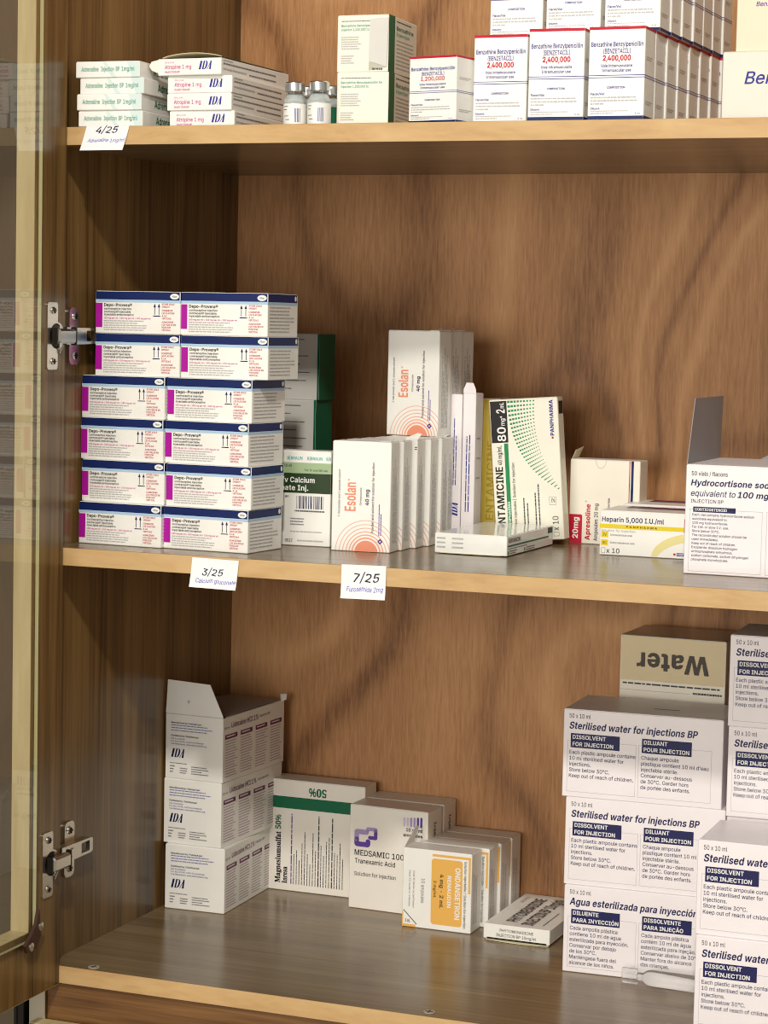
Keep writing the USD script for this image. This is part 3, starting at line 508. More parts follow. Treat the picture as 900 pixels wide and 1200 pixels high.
def p_thin(p):
    ida(p, 'front', 'royal', 0.22, 0.735, 0.80, 0.83, rot=90); p.micro('front', 'royal', 0.32, 0.14, 0.70, 0.62, 2, rot=90, fill=0.35, seed=18, word=(0.06, 0.16), ends=[0.95, 0.7])
    p.micro('right', 'lgrey', 0.2, 0.3, 0.8, 0.7, 3, fill=0.08, seed=3)
carton('thin_upright_box', 'thin lilac-white box standing on end with a blue logo near its foot', (0.3133, 0.2900, ZM), 0, (0.0128, 0.024, 0.1543), MATS['carton_lilac'], p_thin, group='thin upright boxes beside the orange-ringed ones')
n2 = carton('thin_upright_box', 'thin lilac-white box standing on end with its end flap raised', (0.3273, 0.2890, ZM), 0, (0.0142, 0.0235, 0.1558), MATS['carton_lilac'], lambda p: (p.micro('front', 'royal', 0.32, 0.24, 0.75, 0.80, 2, rot=90, fill=0.35, seed=19, word=(0.05, 0.14)), p.micro('right', 'lgrey', 0.2, 0.3, 0.8, 0.7, 3, fill=0.08, seed=3)), group='thin upright boxes beside the orange-ringed ones')
part(n2, 'raised_flap', sheet([(0.0, 0.0, 0.1556), (0.0142, 0.0, 0.1556), (0.0138, -0.0005, 0.1600), (0.0112, -0.0012, 0.1665), (0.0036, -0.0012, 0.1668), (0.0004, -0.0005, 0.1600)], 0.0006, (0, 1, 0)), 'carton_lilac')

def p_genta_side(p): p.text('front', 'gold', 'GENTAMICINE', 0.30, 0.30, 0.72, 0.93, 2, rot=90)
carton('yellow_gentamicin_box', 'box standing on end with a yellow narrow side, behind the leaning gentamicin box', (0.3354, 0.3285, ZM), 0, (0.0207, 0.0758, 0.1495), MATS['board_yellow'], p_genta_side, lidmat=MATS['carton_grey'])
def p_genta(p):
    p.rect('front', 'black', 0.012, 0.012, 0.255, 0.305, name='black_block')
    p.text('front', 'white', '80', 0.10, 0.195, 0.225, 0.295, 3, rot=90); p.text('front', 'white', 'mg', 0.15, 0.135, 0.215, 0.185, 2, rot=90); p.text('front', 'white', '· 2', 0.10, 0.070, 0.225, 0.128, 3, rot=90); p.text('front', 'white', 'mL', 0.15, 0.022, 0.215, 0.062, 2, rot=90)
    p.text('front', 'black', 'GENTAMICINE', 0.045, 0.475, 0.155, 0.965, 3, rot=90); p.text('front', 'dgrey', '40 mg/mL', 0.085, 0.325, 0.15, 0.462, 2, rot=90)
    p.rect('front', 'bgreen', 0.19, 0.312, 0.25, 0.93, name='green_bar'); p.text('front', 'white', 'PANPHARMA', 0.20, 0.72, 0.24, 0.91, 2, rot=90)
    p.text('front', 'dgrey', 'Solution injectable | Solution for injection', 0.285, 0.45, 0.325, 0.94, 1, rot=90)
    p.micro('front', 'dgrey', 0.43, 0.70, 0.53, 0.93, 2, rot=90, seed=22, fill=0.35, ends=[1.0, 0.85]); p.micro('front', 'dgrey', 0.60, 0.60, 0.70, 0.93, 2, rot=90, seed=23, fill=0.35, ends=[0.8, 1.0])
    p.text('front', 'royal', 'PANPHARMA', 0.875, 0.02, 0.93, 0.27, 4, rot=90, name='logo'); p.poly('front', 'red', affinity.scale(Point(0.905, 0.285).buffer(1, quad_segs=5), 0.015, 0.008, origin=(0.905, 0.285)), 'logo')
    p.frame('front', 'grey', 0.81, 0.70, 0.91, 0.755); p.text('front', 'grey', '2', 0.84, 0.71, 0.89, 0.74, 1, rot=90)
    p.text('front', 'dgrey', 'x 10', 0.845, 0.835, 0.93, 0.935, 0, rot=90); p.frame('front', 'dgrey', 0.85, 0.945, 0.93, 0.975)
    for i in range(9):
        s0, c0, e0_ = np.array([0.285 + 0.046 * i, 0.02]), np.array([0.285 + 0.036 * i, 0.46 - 0.012 * i]), np.array([0.99, 0.655])
        for t in np.linspace(0.0, 0.97, 27):
            q = (1 - t) ** 2 * s0 + 2 * t * (1 - t) * c0 + t * t * e0_; z_ = 0.0190 * (1 - 0.70 * t) * (1 - 0.055 * i)
            p.rect('front', 'bgreen', q[0] - z_, q[1] - z_ * 0.42, q[0] + z_, q[1] + z_ * 0.42, name='dot_pattern')
    p.rect('right', 'black', 0.15, 0.03, 0.9, 0.12, name='black_block')
carton('gentamicin_box', 'cream box tilted to the left, green dot swirl and a black 80 mg block', (0.3620, 0.3055, ZM + 0.0002), 1.2, (0.0745, 0.0200, 0.1490), MATS['carton_ivory'], p_genta, roll=-4.6, lidmat=MATS['carton_grey'])
def p_genta_flat(p):
    for v in (0.22, 0.44, 0.66): p.micro('front', 'lgrey', 0.03, v, 0.15, v + 0.2, 1, seed=int(v * 100), ends=[1.0]); p.micro('front', 'lgrey', 0.24, v, 0.40, v + 0.2, 1, seed=int(v * 130), ends=[1.0])
    p.text('right', 'dgrey', 'GENTAMICINE', 0.03, 0.16, 0.28, 0.36, 2); p.rect('right', 'green', 0.01, 0.48, 0.90, 0.56, name='green_line'); p.rect('right', 'black', 0.88, 0.06, 0.985, 0.36, name='black_block')
    p.micro('right', 'dgrey', 0.02, 0.64, 0.42, 0.72, 1, seed=4, ends=[1.0]); p.micro('right', 'dgrey', 0.06, 0.76, 0.22, 0.98, 2, seed=5); p.micro('right', 'dgrey', 0.40, 0.76, 0.60, 0.98, 2, seed=6)
    for u in (0.02, 0.36): p.rect('right', 'green', u, 0.77, u + 0.022, 0.93, name='green_line')
p3 = carton('flat_gentamicin_box', 'glossy white box lying flat in front of the leaning gentamicin box', (0.3482, 0.1550, ZM + 0.0006), -0.3, (0.0758, 0.1485, 0.0200), MATS['carton_gloss'], p_genta_flat)
part(p3, 'bottom_flap', strip([(x, -0.0002 - 0.0012 * math.sin(math.pi * (x - 0.006) / 0.064), 0.0) for x in np.linspace(0.006, 0.070, 10)], [(x, 0.01, 0.0) for x in np.linspace(0.006, 0.070, 10)], 0.0005), 'board_inside', 60)

def p_apres(p):
    p.poly('front', 'scarlet', sbox(0.004, 0.655, 0.19, 0.996).difference(sbox(0.165, 0.64, 0.2, 0.675)).union(affinity.scale(Point(0.165, 0.675).buffer(1), 0.025, 0.02, origin=(0.165, 0.675))), 'red_block', e=0.0002)
    p.text('front', 'white', '20mg', 0.055, 0.69, 0.135, 0.94, 4, rot=90); p.text('front', 'scarlet', 'Apresoline', 0.235, 0.53, 0.305, 0.955, 4, rot=90); p.text('front', 'scarlet', '®', 0.23, 0.49, 0.255, 0.505, 1, rot=90)
    p.text('front', 'navy', 'Ampoules 20 mg', 0.36, 0.52, 0.415, 0.96, 1, rot=90); p.text('front', 'dgrey', 'hydralazine hydrochloride', 0.55, 0.45, 0.58, 0.98, 2, rot=90)
    p.rect('front', 'red', 0.845, 0.004, 0.858, 0.996, name='stripe'); p.rect('front', 'blue_band', 0.872, 0.004, 0.908, 0.996, name='stripe')
    g = affinity.scale(Point(0.44, 0.0).buffer(1), 0.075, 0.105, origin=(0.44, 0)); p.poly('front', 'lgrey', g.difference(affinity.scale(g, 0.94, 0.95, origin=(0.44, 0))).intersection(sbox(0, 0, 1, 1)), 'thumb_notch')
ap = carton('hydralazine_box', 'white box with a red 20mg corner and a red and blue stripe', (0.4316, 0.3371, ZM), 0, (0.0758, 0.030, 0.0891), MATS['carton_cream'], p_apres, lidmat=MATS['carton_grey'])
part(ap, 'raised_flap', sheet([(0.0, 0.004, 0.0885), (0.0, 0.028, 0.0885), (0.006, 0.026, 0.101), (0.003, 0.008, 0.098)], 0.0005, (1, 0, 0)), 'board_inside')

def p_heparin(p):
    p.text('front', 'navy', 'Heparin 5,000 I.U./ml', 0.02, 0.145, 0.625, 0.255, 2); p.rect('front', 'yellow', 0.0, 0.305, 0.92, 0.400, name='yellow_band'); p.text('front', 'brown', 'P A N P H A R M A', 0.26, 0.33, 0.56, 0.375, 3)
    p.rect('front', 'scarlet', 0.82, 0.115, 0.94, 0.43, name='red_block', e=0.00026); p.text('front', 'white', '25', 0.85, 0.21, 0.91, 0.30, 3)
    p.text('front', 'lgrey', 'Solution for injection', 0.015, 0.425, 0.35, 0.475, 1)
    for t, v in (('IV', 0.475), ('SC', 0.655)): p.rect('front', 'yellow', 0.015, v, 0.085, v + 0.13, name='yellow_block'); p.text('front', 'dgrey', t, 0.03, v + 0.035, 0.07, v + 0.095, 1)
    p.text('front', 'grey', 'Intravenous use', 0.105, 0.52, 0.32, 0.565, 1); p.text('front', 'grey', 'Subcutaneous use', 0.105, 0.695, 0.345, 0.735, 1)
    p.frame('front', 'dgrey', 0.02, 0.84, 0.058, 0.955); p.text('front', 'dgrey', 'x 10', 0.07, 0.845, 0.20, 0.95, 1)
    big = affinity.scale(Point(0.95, 1.0).buffer(1, quad_segs=24), 0.44, 0.57, origin=(0.95, 1.0)); p.poly('front', 'pyellow', big.difference(affinity.scale(Point(1.0, 1.12).buffer(1, quad_segs=24), 0.45, 0.52, origin=(1.0, 1.12))).intersection(sbox(0, 0, 0.998, 0.97)), 'swoosh', e=0.00015)
    p.poly('front', 'red', affinity.scale(Point(0.735, 0.905).buffer(1, quad_segs=5), 0.012, 0.025, origin=(0.735, 0.905)), 'logo'); p.rect('front', 'royal', 0.755, 0.87, 0.92, 0.94, name='logo'); p.text('front', 'white', 'PANPHARMA', 0.762, 0.882, 0.912, 0.928, 2, name='logo')
    p.rect('top', 'plum', 0.15, 0.05, 0.9, 0.42, name='top_band')
hp = carton('heparin_box', 'white and yellow heparin box lying in front of the hydralazine box', (0.4953, 0.2336, ZM), 0.3, (0.105, 0.068, 0.0450), MATS['carton_white'], p_heparin, group='heparin boxes')
copy(hp, 'second heparin box behind the front one, only its top edge in view', (0.4990, 0.3080, ZM + 0.0018), 0.0)

def p_hydro(p):
    p.text('front', 'dgrey', '50 vials / flacons', 0.033, 0.062, 0.245, 0.100, 1); p.text('front', 'navy', 'Hydrocortisone sodium succinate', 0.030, 0.136, 0.815, 0.192, 3, 0.2); p.text('front', 'navy', 'equivalent to', 0.030, 0.232, 0.292, 0.287, 0, 0.2); p.text('front', 'navy', '100 mg hydrocortisone', 0.305, 0.232, 0.86, 0.287, 3, 0.2)
    p.text('front', 'dgrey', 'INJECTION BP', 0.033, 0.316, 0.225, 0.348, 0)
    p.frame('front', 'lgrey', 0.028, 0.405, 0.455, 0.975); p.frame('front', 'lgrey', 0.480, 0.405, 0.93, 0.975)
    p.rect('front', 'navy', 0.048, 0.384, 0.298, 0.432); p.text('front', 'white', 'CORTICOSTEROID', 0.058, 0.396, 0.248, 0.420, 3); p.rect('front', 'navy', 0.500, 0.384, 0.77, 0.432); p.text('front', 'white', 'CORTICOSTEROÏDE', 0.51, 0.396, 0.72, 0.420, 3)
    L = ('Each vial contains hydrocortisone sodium', 'succinate equivalent to', '100 mg hydrocortisone.', 'For I.M. or slow I.V. use.', 'Store below 30°C.', 'The reconstituted solution should be', 'used immediately.', 'Keep out of reach of children.', 'Excipients: disodium hydrogen', 'orthophosphate anhydrous,', 'sodium carbonate, sodium dihydrogen', 'phosphate monohydrate.')
    for i, t in enumerate(L): p.line('front', 'navy', t, 0.045, 0.445 + 0.0372 * i, 0.445 + 0.0372 * i + 0.0215, 0, sx=1.0)
    p.micro('front', 'navy', 0.50, 0.445, 0.90, 0.89, 12, fill=0.45, seed=31)
    p.micro('top', 'dgrey', 0.45, 0.55, 0.62, 0.65, 2, seed=4)
hs = carton('hydrocortisone_box', 'large lilac-white hydrocortisone box with its grey flap standing open', (0.6135, 0.1059, ZM), 0, (0.160, 0.1330, 0.1020), MATS['carton_lilac'], p_hydro)
part(hs, 'open_flap', sheet([(0.0, 0.001, 0.1018), (0.0, 0.132, 0.1018), (0.0, 0.1390, 0.1625), (0.0, 0.0250, 0.1625)], 0.0007, (1, 0, 0)), 'board_grey', label='open grey end flap standing upright')
part(hs, 'dust_flap', sheet([(0.040, 0.132, 0.1018), (0.160, 0.132, 0.1018), (0.150, 0.137, 0.1120), (0.055, 0.137, 0.1100)], 0.0006, (0, 1, 0)), 'board_grey')

# ================================================================ lower compartment
def p_lido(p, dark=False):
    p.text('front', 'navy', 'Manufactured by / Fabriqué par:', 0.10, 0.125, 0.63, 0.150, 3); p.micro('front', 'slate', 0.10, 0.170, 0.82, 0.29, 3, seed=41, fill=0.36, ends=[0.88, 1.0, 0.86])
    p.text('front', 'navy', 'Distributed by / Distribué par:', 0.10, 0.325, 0.585, 0.350, 3); p.text('front', 'royal', 'IDA Foundation', 0.10, 0.372, 0.345, 0.394, 0); p.text('front', 'royal', 'P.O. Box 37098, 1030 AA Amsterdam', 0.10, 0.412, 0.67, 0.434, 0); p.text('front', 'royal', 'The Netherlands  www.idafoundation.org', 0.10, 0.452, 0.72, 0.474, 0)
    ida(p, 'front', 'navy', 0.105, 0.535, 0.345, 0.670)
    p.micro('front', 'grey', 0.085, 0.755, 0.38, 0.785, 1, seed=5, word=(0.04, 0.1), ends=[1.0]); p.micro('front', 'grey', 0.085, 0.80, 0.18, 0.93, 3, seed=6, ends=[.9, .7, .6]); p.micro('front', 'grey', 0.26, 0.825, 0.40, 0.93, 3, seed=7, ends=[.95, .9, .8]); p.micro('front', 'grey', 0.46, 0.79, 0.76, 0.93, 4, seed=8, ends=[.9, 1, .6, 1], fill=0.4)
    p.text('right', 'dgrey', '20 ml', 0.02, 0.155, 0.10, 0.185, 0); p.text('right', 'plum', 'Lidocaine HCl 1%', 0.13, 0.105, 0.56, 0.185, 1); p.text('right', 'dgrey', 'Injection BP', 0.58, 0.125, 0.76, 0.160, 0)
    for k in range(4):
        u = 0.035 + 0.243 * k; p.rect('right', 'plum', u, 0.275, u + 0.19, 0.345, name='plum_heading'); p.micro('right', 'white', u + 0.02, 0.295, u + 0.15, 0.345, 1, seed=k, ends=[1.0], e=0.0003)
        p.micro('right', 'mauve', u, 0.375, u + 0.20, 0.95, 14, fill=0.30, seed=50 + k, word=(0.2, 0.5))
DT = (0.0712, 0.1485, 0.0720); gT = 'lidocaine boxes stacked at the left of the cabinet floor'
t3 = carton('lidocaine_box', 'white lidocaine box with blue logo, bottom of the three, brightest', (0.0066, 0.2482, 0.0), 2.0, DT, MATS['carton_white'], p_lido, group=gT)
copy(t3, 'white lidocaine box with blue logo, middle of the three', (0.0016, 0.2530, 0.0721), -2.2)
t1 = carton('opened_lidocaine_box', 'opened lidocaine box with its white front flap standing up, top of the three', (0.0024, 0.2535, 0.1442), -2.5, DT, MATS['carton_white'], p_lido, group=gT, lid=False)
part(t1, 'front_flap', sheet([(0.0, 0.0002, 0.0718), (0.0712, 0.0002, 0.0718), (0.0700, 0.0006, 0.0745), (0.0530, 0.0030, 0.1065), (0.0005, 0.0030, 0.1085)], 0.0006, (0, 1, 0.1)), 'carton_white', label='upright white end flap')
part(t1, 'flap_mark', cat([bx(0.0262, 0.0004, 0.0858, 0.0298, 0.0009, 0.0864), bx(0.0277, 0.0004, 0.0840, 0.0283, 0.0009, 0.0882)]), ink('lgrey'))
xs = np.linspace(0.004, 0.146, 10)
part(t1, 'lid_flap', strip([(0.0708, y, 0.0712 + 0.002 * math.sin(math.pi * y / 0.148)) for y in xs], [(0.002, y, 0.0716 + 0.0035 * math.sin(math.pi * y / 0.148)) for y in xs], 0.0005), 'board_grey', 60)
part(t1, 'torn_corner', sheet([(0.0708, 0.140, 0.070), (0.0745, 0.147, 0.072), (0.0735, 0.150, 0.078), (0.066, 0.149, 0.0775)], 0.0005, (0, -1, 0)), 'carton_white')
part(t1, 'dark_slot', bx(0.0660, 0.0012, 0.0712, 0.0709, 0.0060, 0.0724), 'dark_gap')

def p_mag(p):
    p.text('front', 'green', mathify('50%', 0x1D400, 0x1D41A, 0x1D7CE), 0.415, 0.060, 0.60, 0.128, 1, rot=180, kind='math'); p.rect('front', 'green', 0.0, 0.152, 1.0, 0.258, name='green_band'); p.rect('right', 'green', 0.0, 0.152, 1.0, 0.258, name='green_band')
    p.text('front', 'black', mathify('Magnesiumsulfat', 0x1D400, 0x1D41A), 0.070, 0.475, 0.125, 0.935, 1, rot=90, kind='math'); p.text('front', 'green', mathify('50%', 0x1D400, 0x1D41A, 0x1D7CE), 0.070, 0.322, 0.125, 0.452, 1, rot=90, kind='math'); p.text('front', 'black', mathify('Inresa', 0x1D400, 0x1D41A), 0.145, 0.785, 0.198, 0.935, 1, rot=90, kind='math')
    hs_ = [0.98, 0.42, 0.48, 0.34, 0.58, 0.74, 0.44, 0.30, 0.74, 0.50, 0.98, 0.58, 0.44, 0.64, 0.70, 0.97, 0.50, 0.48, 0.64, 0.42]
    for i, hh in enumerate(hs_):
        u = 0.235 + 0.0285 * i; p.micro('front', 'violet' if i in (0,) else 'dgrey', u, 0.935 - 0.645 * hh, u + 0.013, 0.935, 1, rot=90, seed=60 + i, fill=0.9 if hh > 0.9 else 0.6, ends=[1.0], word=(0.05, 0.14))
carton('magnesium_sulfate_box', 'ivory box with a broad green band and an upside-down green 50%', (0.0732, 0.3776, 0.0), 0, (0.1172, 0.0336, 0.1281), MATS['carton_warm'], p_mag, lidmat=MATS['carton_grey'])

def p_med(p):
    def cshape(cx, cy, r, t, a0, a1, col):
        A = np.radians(np.linspace(a0, a1, 16)); k = p.w / p.h
        g = LineString([(cx + r * max(-.82, min(.82, math.cos(a) * 1.15)), cy + r * max(-.82, min(.82, math.sin(a) * 1.15))) for a in A]).buffer(t, quad_segs=4)
        p.poly('front', col, affinity.scale(g, 1, k, origin=(cx, cy)), 'logo')
    cshape(0.165, 0.318, 0.090, 0.030, -60, -190, 'lilac'); cshape(0.165, 0.318, 0.090, 0.030, 170, 20, 'violet'); cshape(0.285, 0.265, 0.062, 0.022, 210, 330, 'lilac'); cshape(0.285, 0.265, 0.062, 0.022, -30, 110, 'violet')
    p.text('front', 'black', 'MEDSAMIC 100 mg/ml', 0.068, 0.432, 0.975, 0.486, 1); p.text('front', 'black', 'Tranexamic Acid', 0.075, 0.516, 0.592, 0.562, 1); p.text('front', 'black', 'Solution for injection', 0.070, 0.645, 0.605, 0.682, 0)
    for i, c in enumerate(('lilac2', 'lilac2', 'lilac', 'lilac', 'violet', 'violet')):
        u = 0.70 + 0.043 * i; p.poly('front', c, LineString([(u, 0.085 - 0.003 * i), (u, 0.145)]).buffer(0.0135, quad_segs=4), 'ampoule_print')
    p.text('front', 'black', '10 x 5 ml', 0.725, 0.168, 0.935, 0.202, 3); p.text('front', 'black', 'ampoules', 0.69, 0.222, 0.935, 0.252, 3)
    p.text('right', 'dgrey', 'Injection', 0.42, 0.12, 0.58, 0.42, 2, rot=-90)
DV = (0.0936, 0.0395, 0.1163); gV = 'tranexamic acid boxes'
v1 = carton('tranexamic_acid_box', 'cream box with a purple ring logo, front of the two tranexamic acid boxes', (0.1878, 0.3405, 0.0), -2.4, DV, MATS['carton_warm'], p_med, group=gV, lidmat=MATS['carton_grey'])
copy(v1, 'cream tranexamic acid box half hidden behind the front one', (0.1895, 0.3822, 0.0), -0.3)

def p_ond(p):
    p.rect('front', 'amber', 0.43, 0.045, 0.985, 0.075, name='amber_line'); p.rect('front', 'amber', 0.955, 0.075, 0.985, 0.50, name='amber_line')
    p.poly('front', 'amber', affinity.scale(sbox(0.42, 0.1, 0.87, 0.93).buffer(-0.04).buffer(0.04), 1, 1), 'amber_block', e=0.0002)
    p.text('front', 'white', 'ONDANSETRON', 0.765, 0.19, 0.84, 0.84, 3, rot=-90); p.text('front', 'white', 'RENAUDIN', 0.655, 0.30, 0.71, 0.70, 3, rot=-90); p.text('front', 'brown', '4 mg - 2 mL', 0.545, 0.29, 0.60, 0.72, 3, rot=-90); p.text('front', 'brown', '2 mg/mL', 0.455, 0.38, 0.495, 0.60, 2, rot=-90)
    p.text('front', 'dgrey', 'Solution injectable / Solution for injection', 0.895, 0.10, 0.93, 0.94, 1, rot=-90); p.text('front', 'grey', '10 ampoules', 0.275, 0.37, 0.325, 0.68, 0, rot=-90)
    p.text('front', 'grey', 'Voie IV lente ou perfusion', 0.155, 0.28, 0.180, 0.75, 0, rot=-90); p.text('front', 'grey', 'Slow IV route or infusion', 0.095, 0.28, 0.120, 0.74, 0, rot=-90)
    p.poly('front', 'amber', Polygon([(0.004, 0.80), (0.02, 0.80), (0.02, 0.965), (0.20, 0.965), (0.20, 0.996), (0.004, 0.996)]), 'amber_corner'); p.poly('front', 'dgrey', LineString([(0.025, 0.79), (0.215, 0.955)]).buffer(0.005), 'corner_line'); p.text('front', 'dgrey', '2 mL', 0.05, 0.90, 0.125, 0.94, 2, name='corner_lettering')
    p.micro('right', 'lgrey', 0.2, 0.1, 0.7, 0.9, 3, rot=90, seed=71, fill=0.3)
DW = (0.0785, 0.0303, 0.0862); gW = 'ondansetron boxes in a row'
w1 = carton('ondansetron_box', 'white box with an amber block, front of the row with its side flap up', (0.2700, 0.2920, 0.0), -0.2, DW, MATS['carton_white'], p_ond, group=gW, lidmat=MATS['carton_grey'])
part(w1, 'raised_flap', sheet([(0.0004, 0.0010, 0.0860), (0.0004, 0.0300, 0.0860), (0.0020, 0.0400, 0.1020), (0.0020, 0.0290, 0.1030)], 0.0006, (1, 0, 0)), 'carton_grey')
w2 = carton('ondansetron_box', 'white box with an amber block, second in the row', (0.2785, 0.3240, 0.0), 0.2, DW, MATS['carton_white'], p_ond, group=gW, lidmat=MATS['carton_grey'])
copy(w2, 'white box with an amber block, third in the row, seen by its edge', (0.2815, 0.3553, 0.0), -0.6); copy(w2, 'white box with an amber block, rearmost of the row against the back panel', (0.2835, 0.3866, 0.0), -0.4)

def p_phyto(p):
    p.text('front', 'black', 'PHYTOMENADIONE', 0.25, 0.29, 0.755, 0.47, 0); p.text('front', 'black', 'INJECTION BP 10mg/ml', 0.195, 0.60, 0.80, 0.80, 0)
    p.text('top', 'dgrey', 'PHYTOMENADIONE', 0.26, 0.14, 0.44, 0.88, 2, rot=90); p.text('top', 'dgrey', 'INJECTION BP 10mg/ml', 0.52, 0.10, 0.70, 0.93, 2, rot=90); p.micro('top', 'grey', 0.83, 0.45, 0.87, 0.90, 1, rot=90, seed=5); p.micro('top', 'lgrey', 0.10, 0.10, 0.16, 0.3, 2, rot=90, seed=6)
px_ = carton('phytomenadione_box', 'flat white phytomenadione box lying on the cabinet floor with a gaping end', (0.3668, 0.2810, 0.0012), -0.4, (0.0734, 0.1400, 0.0165), MATS['carton_white'], p_phyto, lid=False)
xs = np.linspace(0.003, 0.0722, 14)
part(px_, 'end_flap', strip([(x, -0.0005 - 0.0042 * math.sin(math.pi * (x - 0.003) / 0.0692), -0.0011) for x in xs], [(x, 0.004, -0.0008) for x in xs], 0.0007), 'board_inside', 60, label='curved end flap sticking out at the foot')
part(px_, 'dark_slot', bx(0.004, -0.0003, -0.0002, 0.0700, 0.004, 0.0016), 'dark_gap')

# sterile water cartons
def p_water(p, es=False):
    p.text('front', 'dgrey', '50 x 10 ml', 0.036, 0.052, 0.170, 0.100, 0)
    p.text('front', 'navy', 'Agua esterilizada para inyección' if es else 'Sterilised water for injections BP', 0.036, 0.145, 0.838, 0.225, 3, 0.2)
    p.frame('front', 'lgrey', 0.028, 0.355, 0.462, 0.940); p.frame('front', 'lgrey', 0.478, 0.355, 0.932, 0.940)
    for u, (a_, b_) in zip((0.048, 0.498), ((('DILUENTE', 'PARA INYECCIÓN'), ('DISSOLVENTE', 'PARA INJEÇÃO')) if es else (('DISSOLVENT', 'FOR INJECTION'), ('DILUANT', 'POUR INJECTION')))):
        p.rect('front', 'navy', u, 0.275, u + 0.310, 0.437, e=0.00026)
        p.line('front', 'white', a_, u + 0.012, 0.292, 0.338, 3, e=0.0004, sx=0.92); p.line('front', 'white', b_, u + 0.012, 0.372, 0.418, 3, e=0.0004, sx=0.92)
    A = ('Cada ampolla plástica', 'contiene 10 ml de agua', 'esterilizada para inyección.', 'Conservar por debajo', 'de los 30°C.', 'Manténgase fuera del', 'alcance de los niños.') if es else ('Each plastic ampoule contains', '10 ml sterilised water for', 'injections.', 'Store below 30°C.', 'Keep out of reach of children.')
    B = ('Cada ampola plástica', 'contém 10 ml de água', 'esterilizada para injeção.', 'Conservar abaixo de 30°C.', 'Manter fora do alcance', 'das crianças.') if es else ('Chaque ampoule', "plastique contient 10 ml d'eau", 'injectable stérile.', 'Conserver au-dessous', 'de 30°C. Garder hors', 'de portée des enfants.')
    for u, L in ((0.042, A), (0.496, B)):
        for i, t in enumerate(L): v = 0.468 + 0.0665 * i; p.line('front', 'navy', t, u, v, v + 0.042, 0, sx=0.93)
    p.micro('top', 'dgrey', 0.52, 0.60, 0.68, 0.68, 1, seed=9, word=(0.08, 0.14), ends=[1.0])
DY = (0.1612, 0.0935, 0.0888); gY = 'sterilised water cartons'
y3 = carton('water_carton', 'water carton printed in Spanish and Portuguese, bottom of the left stack', (0.4784, 0.2016, 0.0), 2.5, DY, MATS['carton_lilac'], lambda p: p_water(p, True), group=gY)
y2 = carton('water_carton', 'water carton printed in English and French, middle of the left stack', (0.4768, 0.2035, 0.0889), 2.6, DY, MATS['carton_lilac'], p_water, group=gY)
copy(y2, 'English and French water carton on top of the left stack, whole face showing', (0.4722, 0.2040, 0.1778), 2.3)
copy(y2, 'lower sterilised water carton of the near stack at the right', (0.6452, 0.0711, 0.0), 1.5)
copy(y2, 'upper sterilised water carton of the near stack, its grey top showing', (0.6436, 0.0738, 0.0889), 1.0)
copy(y2, 'water carton directly above and behind the near stack at the right', (0.6438, 0.1850, 0.1778), 2.5)
copy(y2, 'uppermost sterilised water carton, beside the carton printed Water upside down', (0.6433, 0.1820, 0.2667), 2.0)
copy(y2, 'water carton at floor level behind the near stack', (0.6450, 0.1880, 0.0), 2.5); copy(y2, 'water carton behind the near stack, under the right edge ones', (0.6445, 0.1865, 0.0889), 2.5)
def p_upside(p):
    p.text('front', 'dgrey', 'Water', 0.16, 0.105, 0.845, 0.225, 4, rot=180); p.micro('front', 'dgrey', 0.03, 0.300, 0.98, 0.325, 1, seed=3, ends=[0.97], word=(0.03, 0.09)); p.micro('front', 'dgrey', 0.70, 0.335, 0.98, 0.365, 1, seed=4, ends=[0.97]); p.rect('front', 'lgrey', 0.0, 0.345, 0.68, 0.348, name='fold_line')
    p.frame('front', 'dgrey', 0.035, 0.40, 0.06, 0.46)
z0 = carton('taped_water_carton', 'plain cream carton at the foot of the rear pile behind the water cartons', (0.4960, 0.3200, 0.0), -1.0, (0.1125, 0.085, 0.1640), MATS['carton_cream'], None, group='taped cream cartons behind the left water stack')
z1 = carton('taped_water_carton', 'cream carton with an upside-down Water print and clear tape over its top', (0.4968, 0.3190, 0.1645), -1.5, (0.1125, 0.088, 0.1650), MATS['carton_cream'], p_upside, group='taped cream cartons behind the left water stack', lidmat=MATS['board_grey'])
MATS['tape'] = usdkit.material(stage, '/World/Looks/tape', {'t': ('transparent_bsdf', {'color': (0.96, 0.93, 0.86)}), 'g': ('glossy_bsdf', {'roughness': 0.12}), 'f': ('fresnel', {'IOR': 1.5}), 'w': ('geometry', {}), 'i': ('math', {'math_type': 'subtract', 'value1': 1.0}), 'x': ('math', {'math_type': 'multiply'}), 'm': ('mix_closure', {})}, [('w.backfacing', 'i.value2'), ('f.fac', 'x.value1'), ('i.value', 'x.value2'), ('x.value', 'm.fac'), ('t.BSDF', 'm.closure1'), ('g.BSDF', 'm.closure2')], surface='m.closure')
part(z1, 'packing_tape', cat([bx(0.001, -0.0006, 0.118, 0.1115, -0.0004, 0.1640), bx(0.001, -0.0006, 0.1652, 0.1115, 0.086, 0.1654)]), 'tape', label='clear shiny packing tape')

# loose plastic ampoule in front of the left water stack
am = thing('plastic_ampoule', 'loose translucent plastic water ampoule lying in front of the Spanish-printed carton', 'ampoule', (0.5440, 0.1880, 0.0), -2.5)
def flat_tube(prof, ky=1.0):
    m = lathe([(r, x) for x, r in prof], 28); v = np.array(m.vertices); m.vertices = np.stack([v[:, 2], v[:, 0] * ky, v[:, 1]], 1); m.fix_normals(); return m
bd = flat_tube([(0.0215, 0), (0.0218, 0.004), (0.026, 0.0072), (0.031, 0.0083), (0.086, 0.0083), (0.0895, 0.0072), (0.090, 0)], 0.95); bd.apply_translation((0, 0, 0.0084))
part(am, 'body', bd, 'soft_plastic', 40)
nk = flat_tube([(0.0165, 0), (0.0165, 0.0040), (0.0218, 0.0042), (0.0218, 0)]); nk.apply_translation((0, 0, 0.0084)); part(am, 'neck', nk, 'soft_plastic', 40)
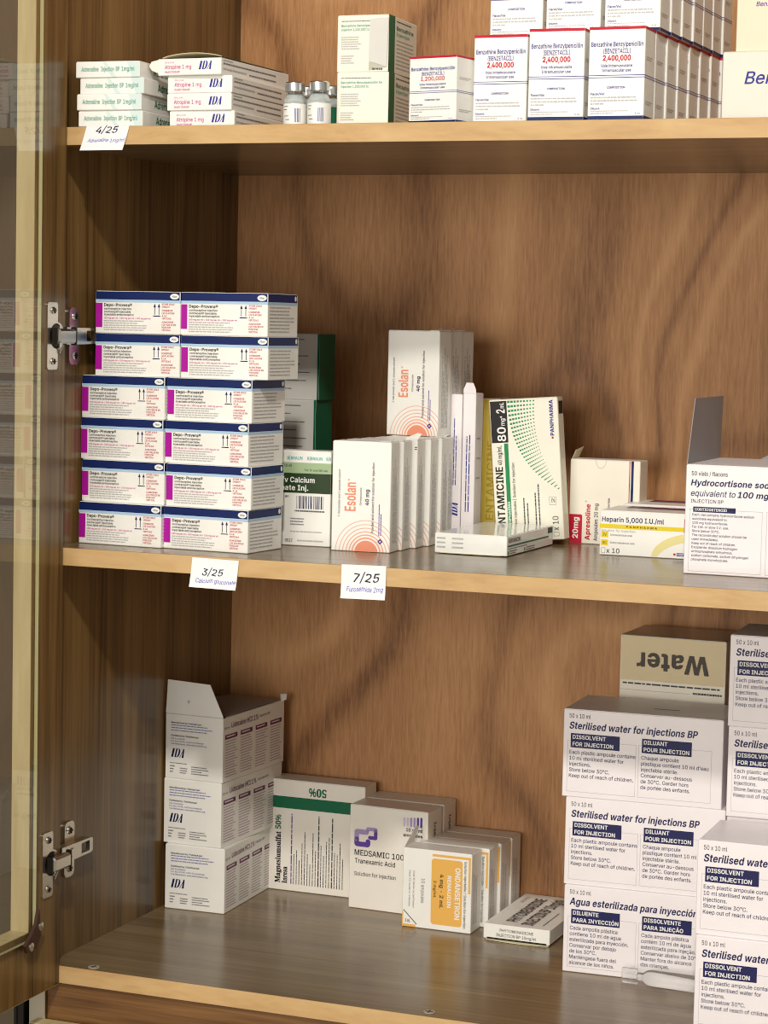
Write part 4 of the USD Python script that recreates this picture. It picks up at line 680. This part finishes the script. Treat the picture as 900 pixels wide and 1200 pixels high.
part(am, 'twist_tab', bx(0.0, -0.0016, 0.0003, 0.0170, 0.0016, 0.0158, 0.0012), 'soft_plastic')

# ================================================================ paper tags with handwriting
def paper_tag(label, cx, zt, w, h, slant, big, small, bigbox, smallbox, rolla=0.0):
    root = thing('paper_tag', label, 'paper label', (cx, -0.0012, zt - h), 0, rolla, group='handwritten paper tags on the shelf edges')
    n = 10; zs = np.linspace(0, h, n); curl = 0.0022 * ((h - zs) / h) ** 2
    L = [(slant * (z / h), -c, z) for z, c in zip(zs, curl)]; R_ = [(w + slant * (z / h), -c, z) for z, c in zip(zs, curl)]
    a, b_ = np.array(L), np.array(R_); v = np.vstack([a, b_, a - [0, 0.0002, 0], b_ - [0, 0.0002, 0]]); f = []
    for i in range(n - 1): f += [(i, i + 1, n + i), (i + 1, n + i + 1, n + i), (2 * n + i, 3 * n + i, 2 * n + i + 1), (2 * n + i + 1, 3 * n + i, 3 * n + i + 1)]
    m = trimesh.Trimesh(v, f, process=False); part(root, 'paper', m, 'note_paper')
    for nm, txt, (u0, v0, u1, v1), kind, col, bold in (('date', big, bigbox, 'sans', 'pen_black', 1), ('handwriting', small, smallbox, 'sans', 'pen_blue', 0)):
        g, asp = textpoly(txt, kind, bold); vv, ff = tri(g)
        x = u0 + (vv[:, 0] + 0.18 * vv[:, 1] / asp) * (u1 - u0); y = v1 - vv[:, 1] * (v1 - v0) * (1 + 0.06 * np.sin(vv[:, 0] * 19)) + 0.014 * np.sin(vv[:, 0] * 11)
        z = (1 - y) * h; P = np.stack([x * w + slant * (1 - y), -0.0022 * y ** 2 - 0.00035, z], 1)
        nn = np.cross(P[ff[:, 1]] - P[ff[:, 0]], P[ff[:, 2]] - P[ff[:, 0]])[:, 1]; ff = np.where((nn > 0)[:, None], ff[:, ::-1], ff)
        part(root, nm, (P, ff), ink(col))
    return root
paper_tag('slanted white paper tag reading 4/25, on the top shelf edge', 0.0313, ZT + 0.0004, 0.0465, 0.0236, 0.0064, '4/25', 'Adrenaline 1mg/ml', (0.24, 0.03, 0.74, 0.30), (0.12, 0.52, 0.98, 0.66))
paper_tag('white paper tag reading 3/25, on the shelf edge below the navy-banded boxes', 0.1555, ZM - 0.0016, 0.0493, 0.0286, 0.0018, '3/25', 'Calcium gluconate', (0.24, 0.34, 0.68, 0.57), (0.12, 0.68, 0.98, 0.82), 0.8)
paper_tag('white paper tag reading 7/25, on the middle shelf edge below the orange-ringed boxes', 0.3134, ZM + 0.0006, 0.0448, 0.0318, 0.0004, '7/25', 'Furosemide 2mg', (0.26, 0.24, 0.84, 0.50), (0.13, 0.64, 0.94, 0.78), -1.0)
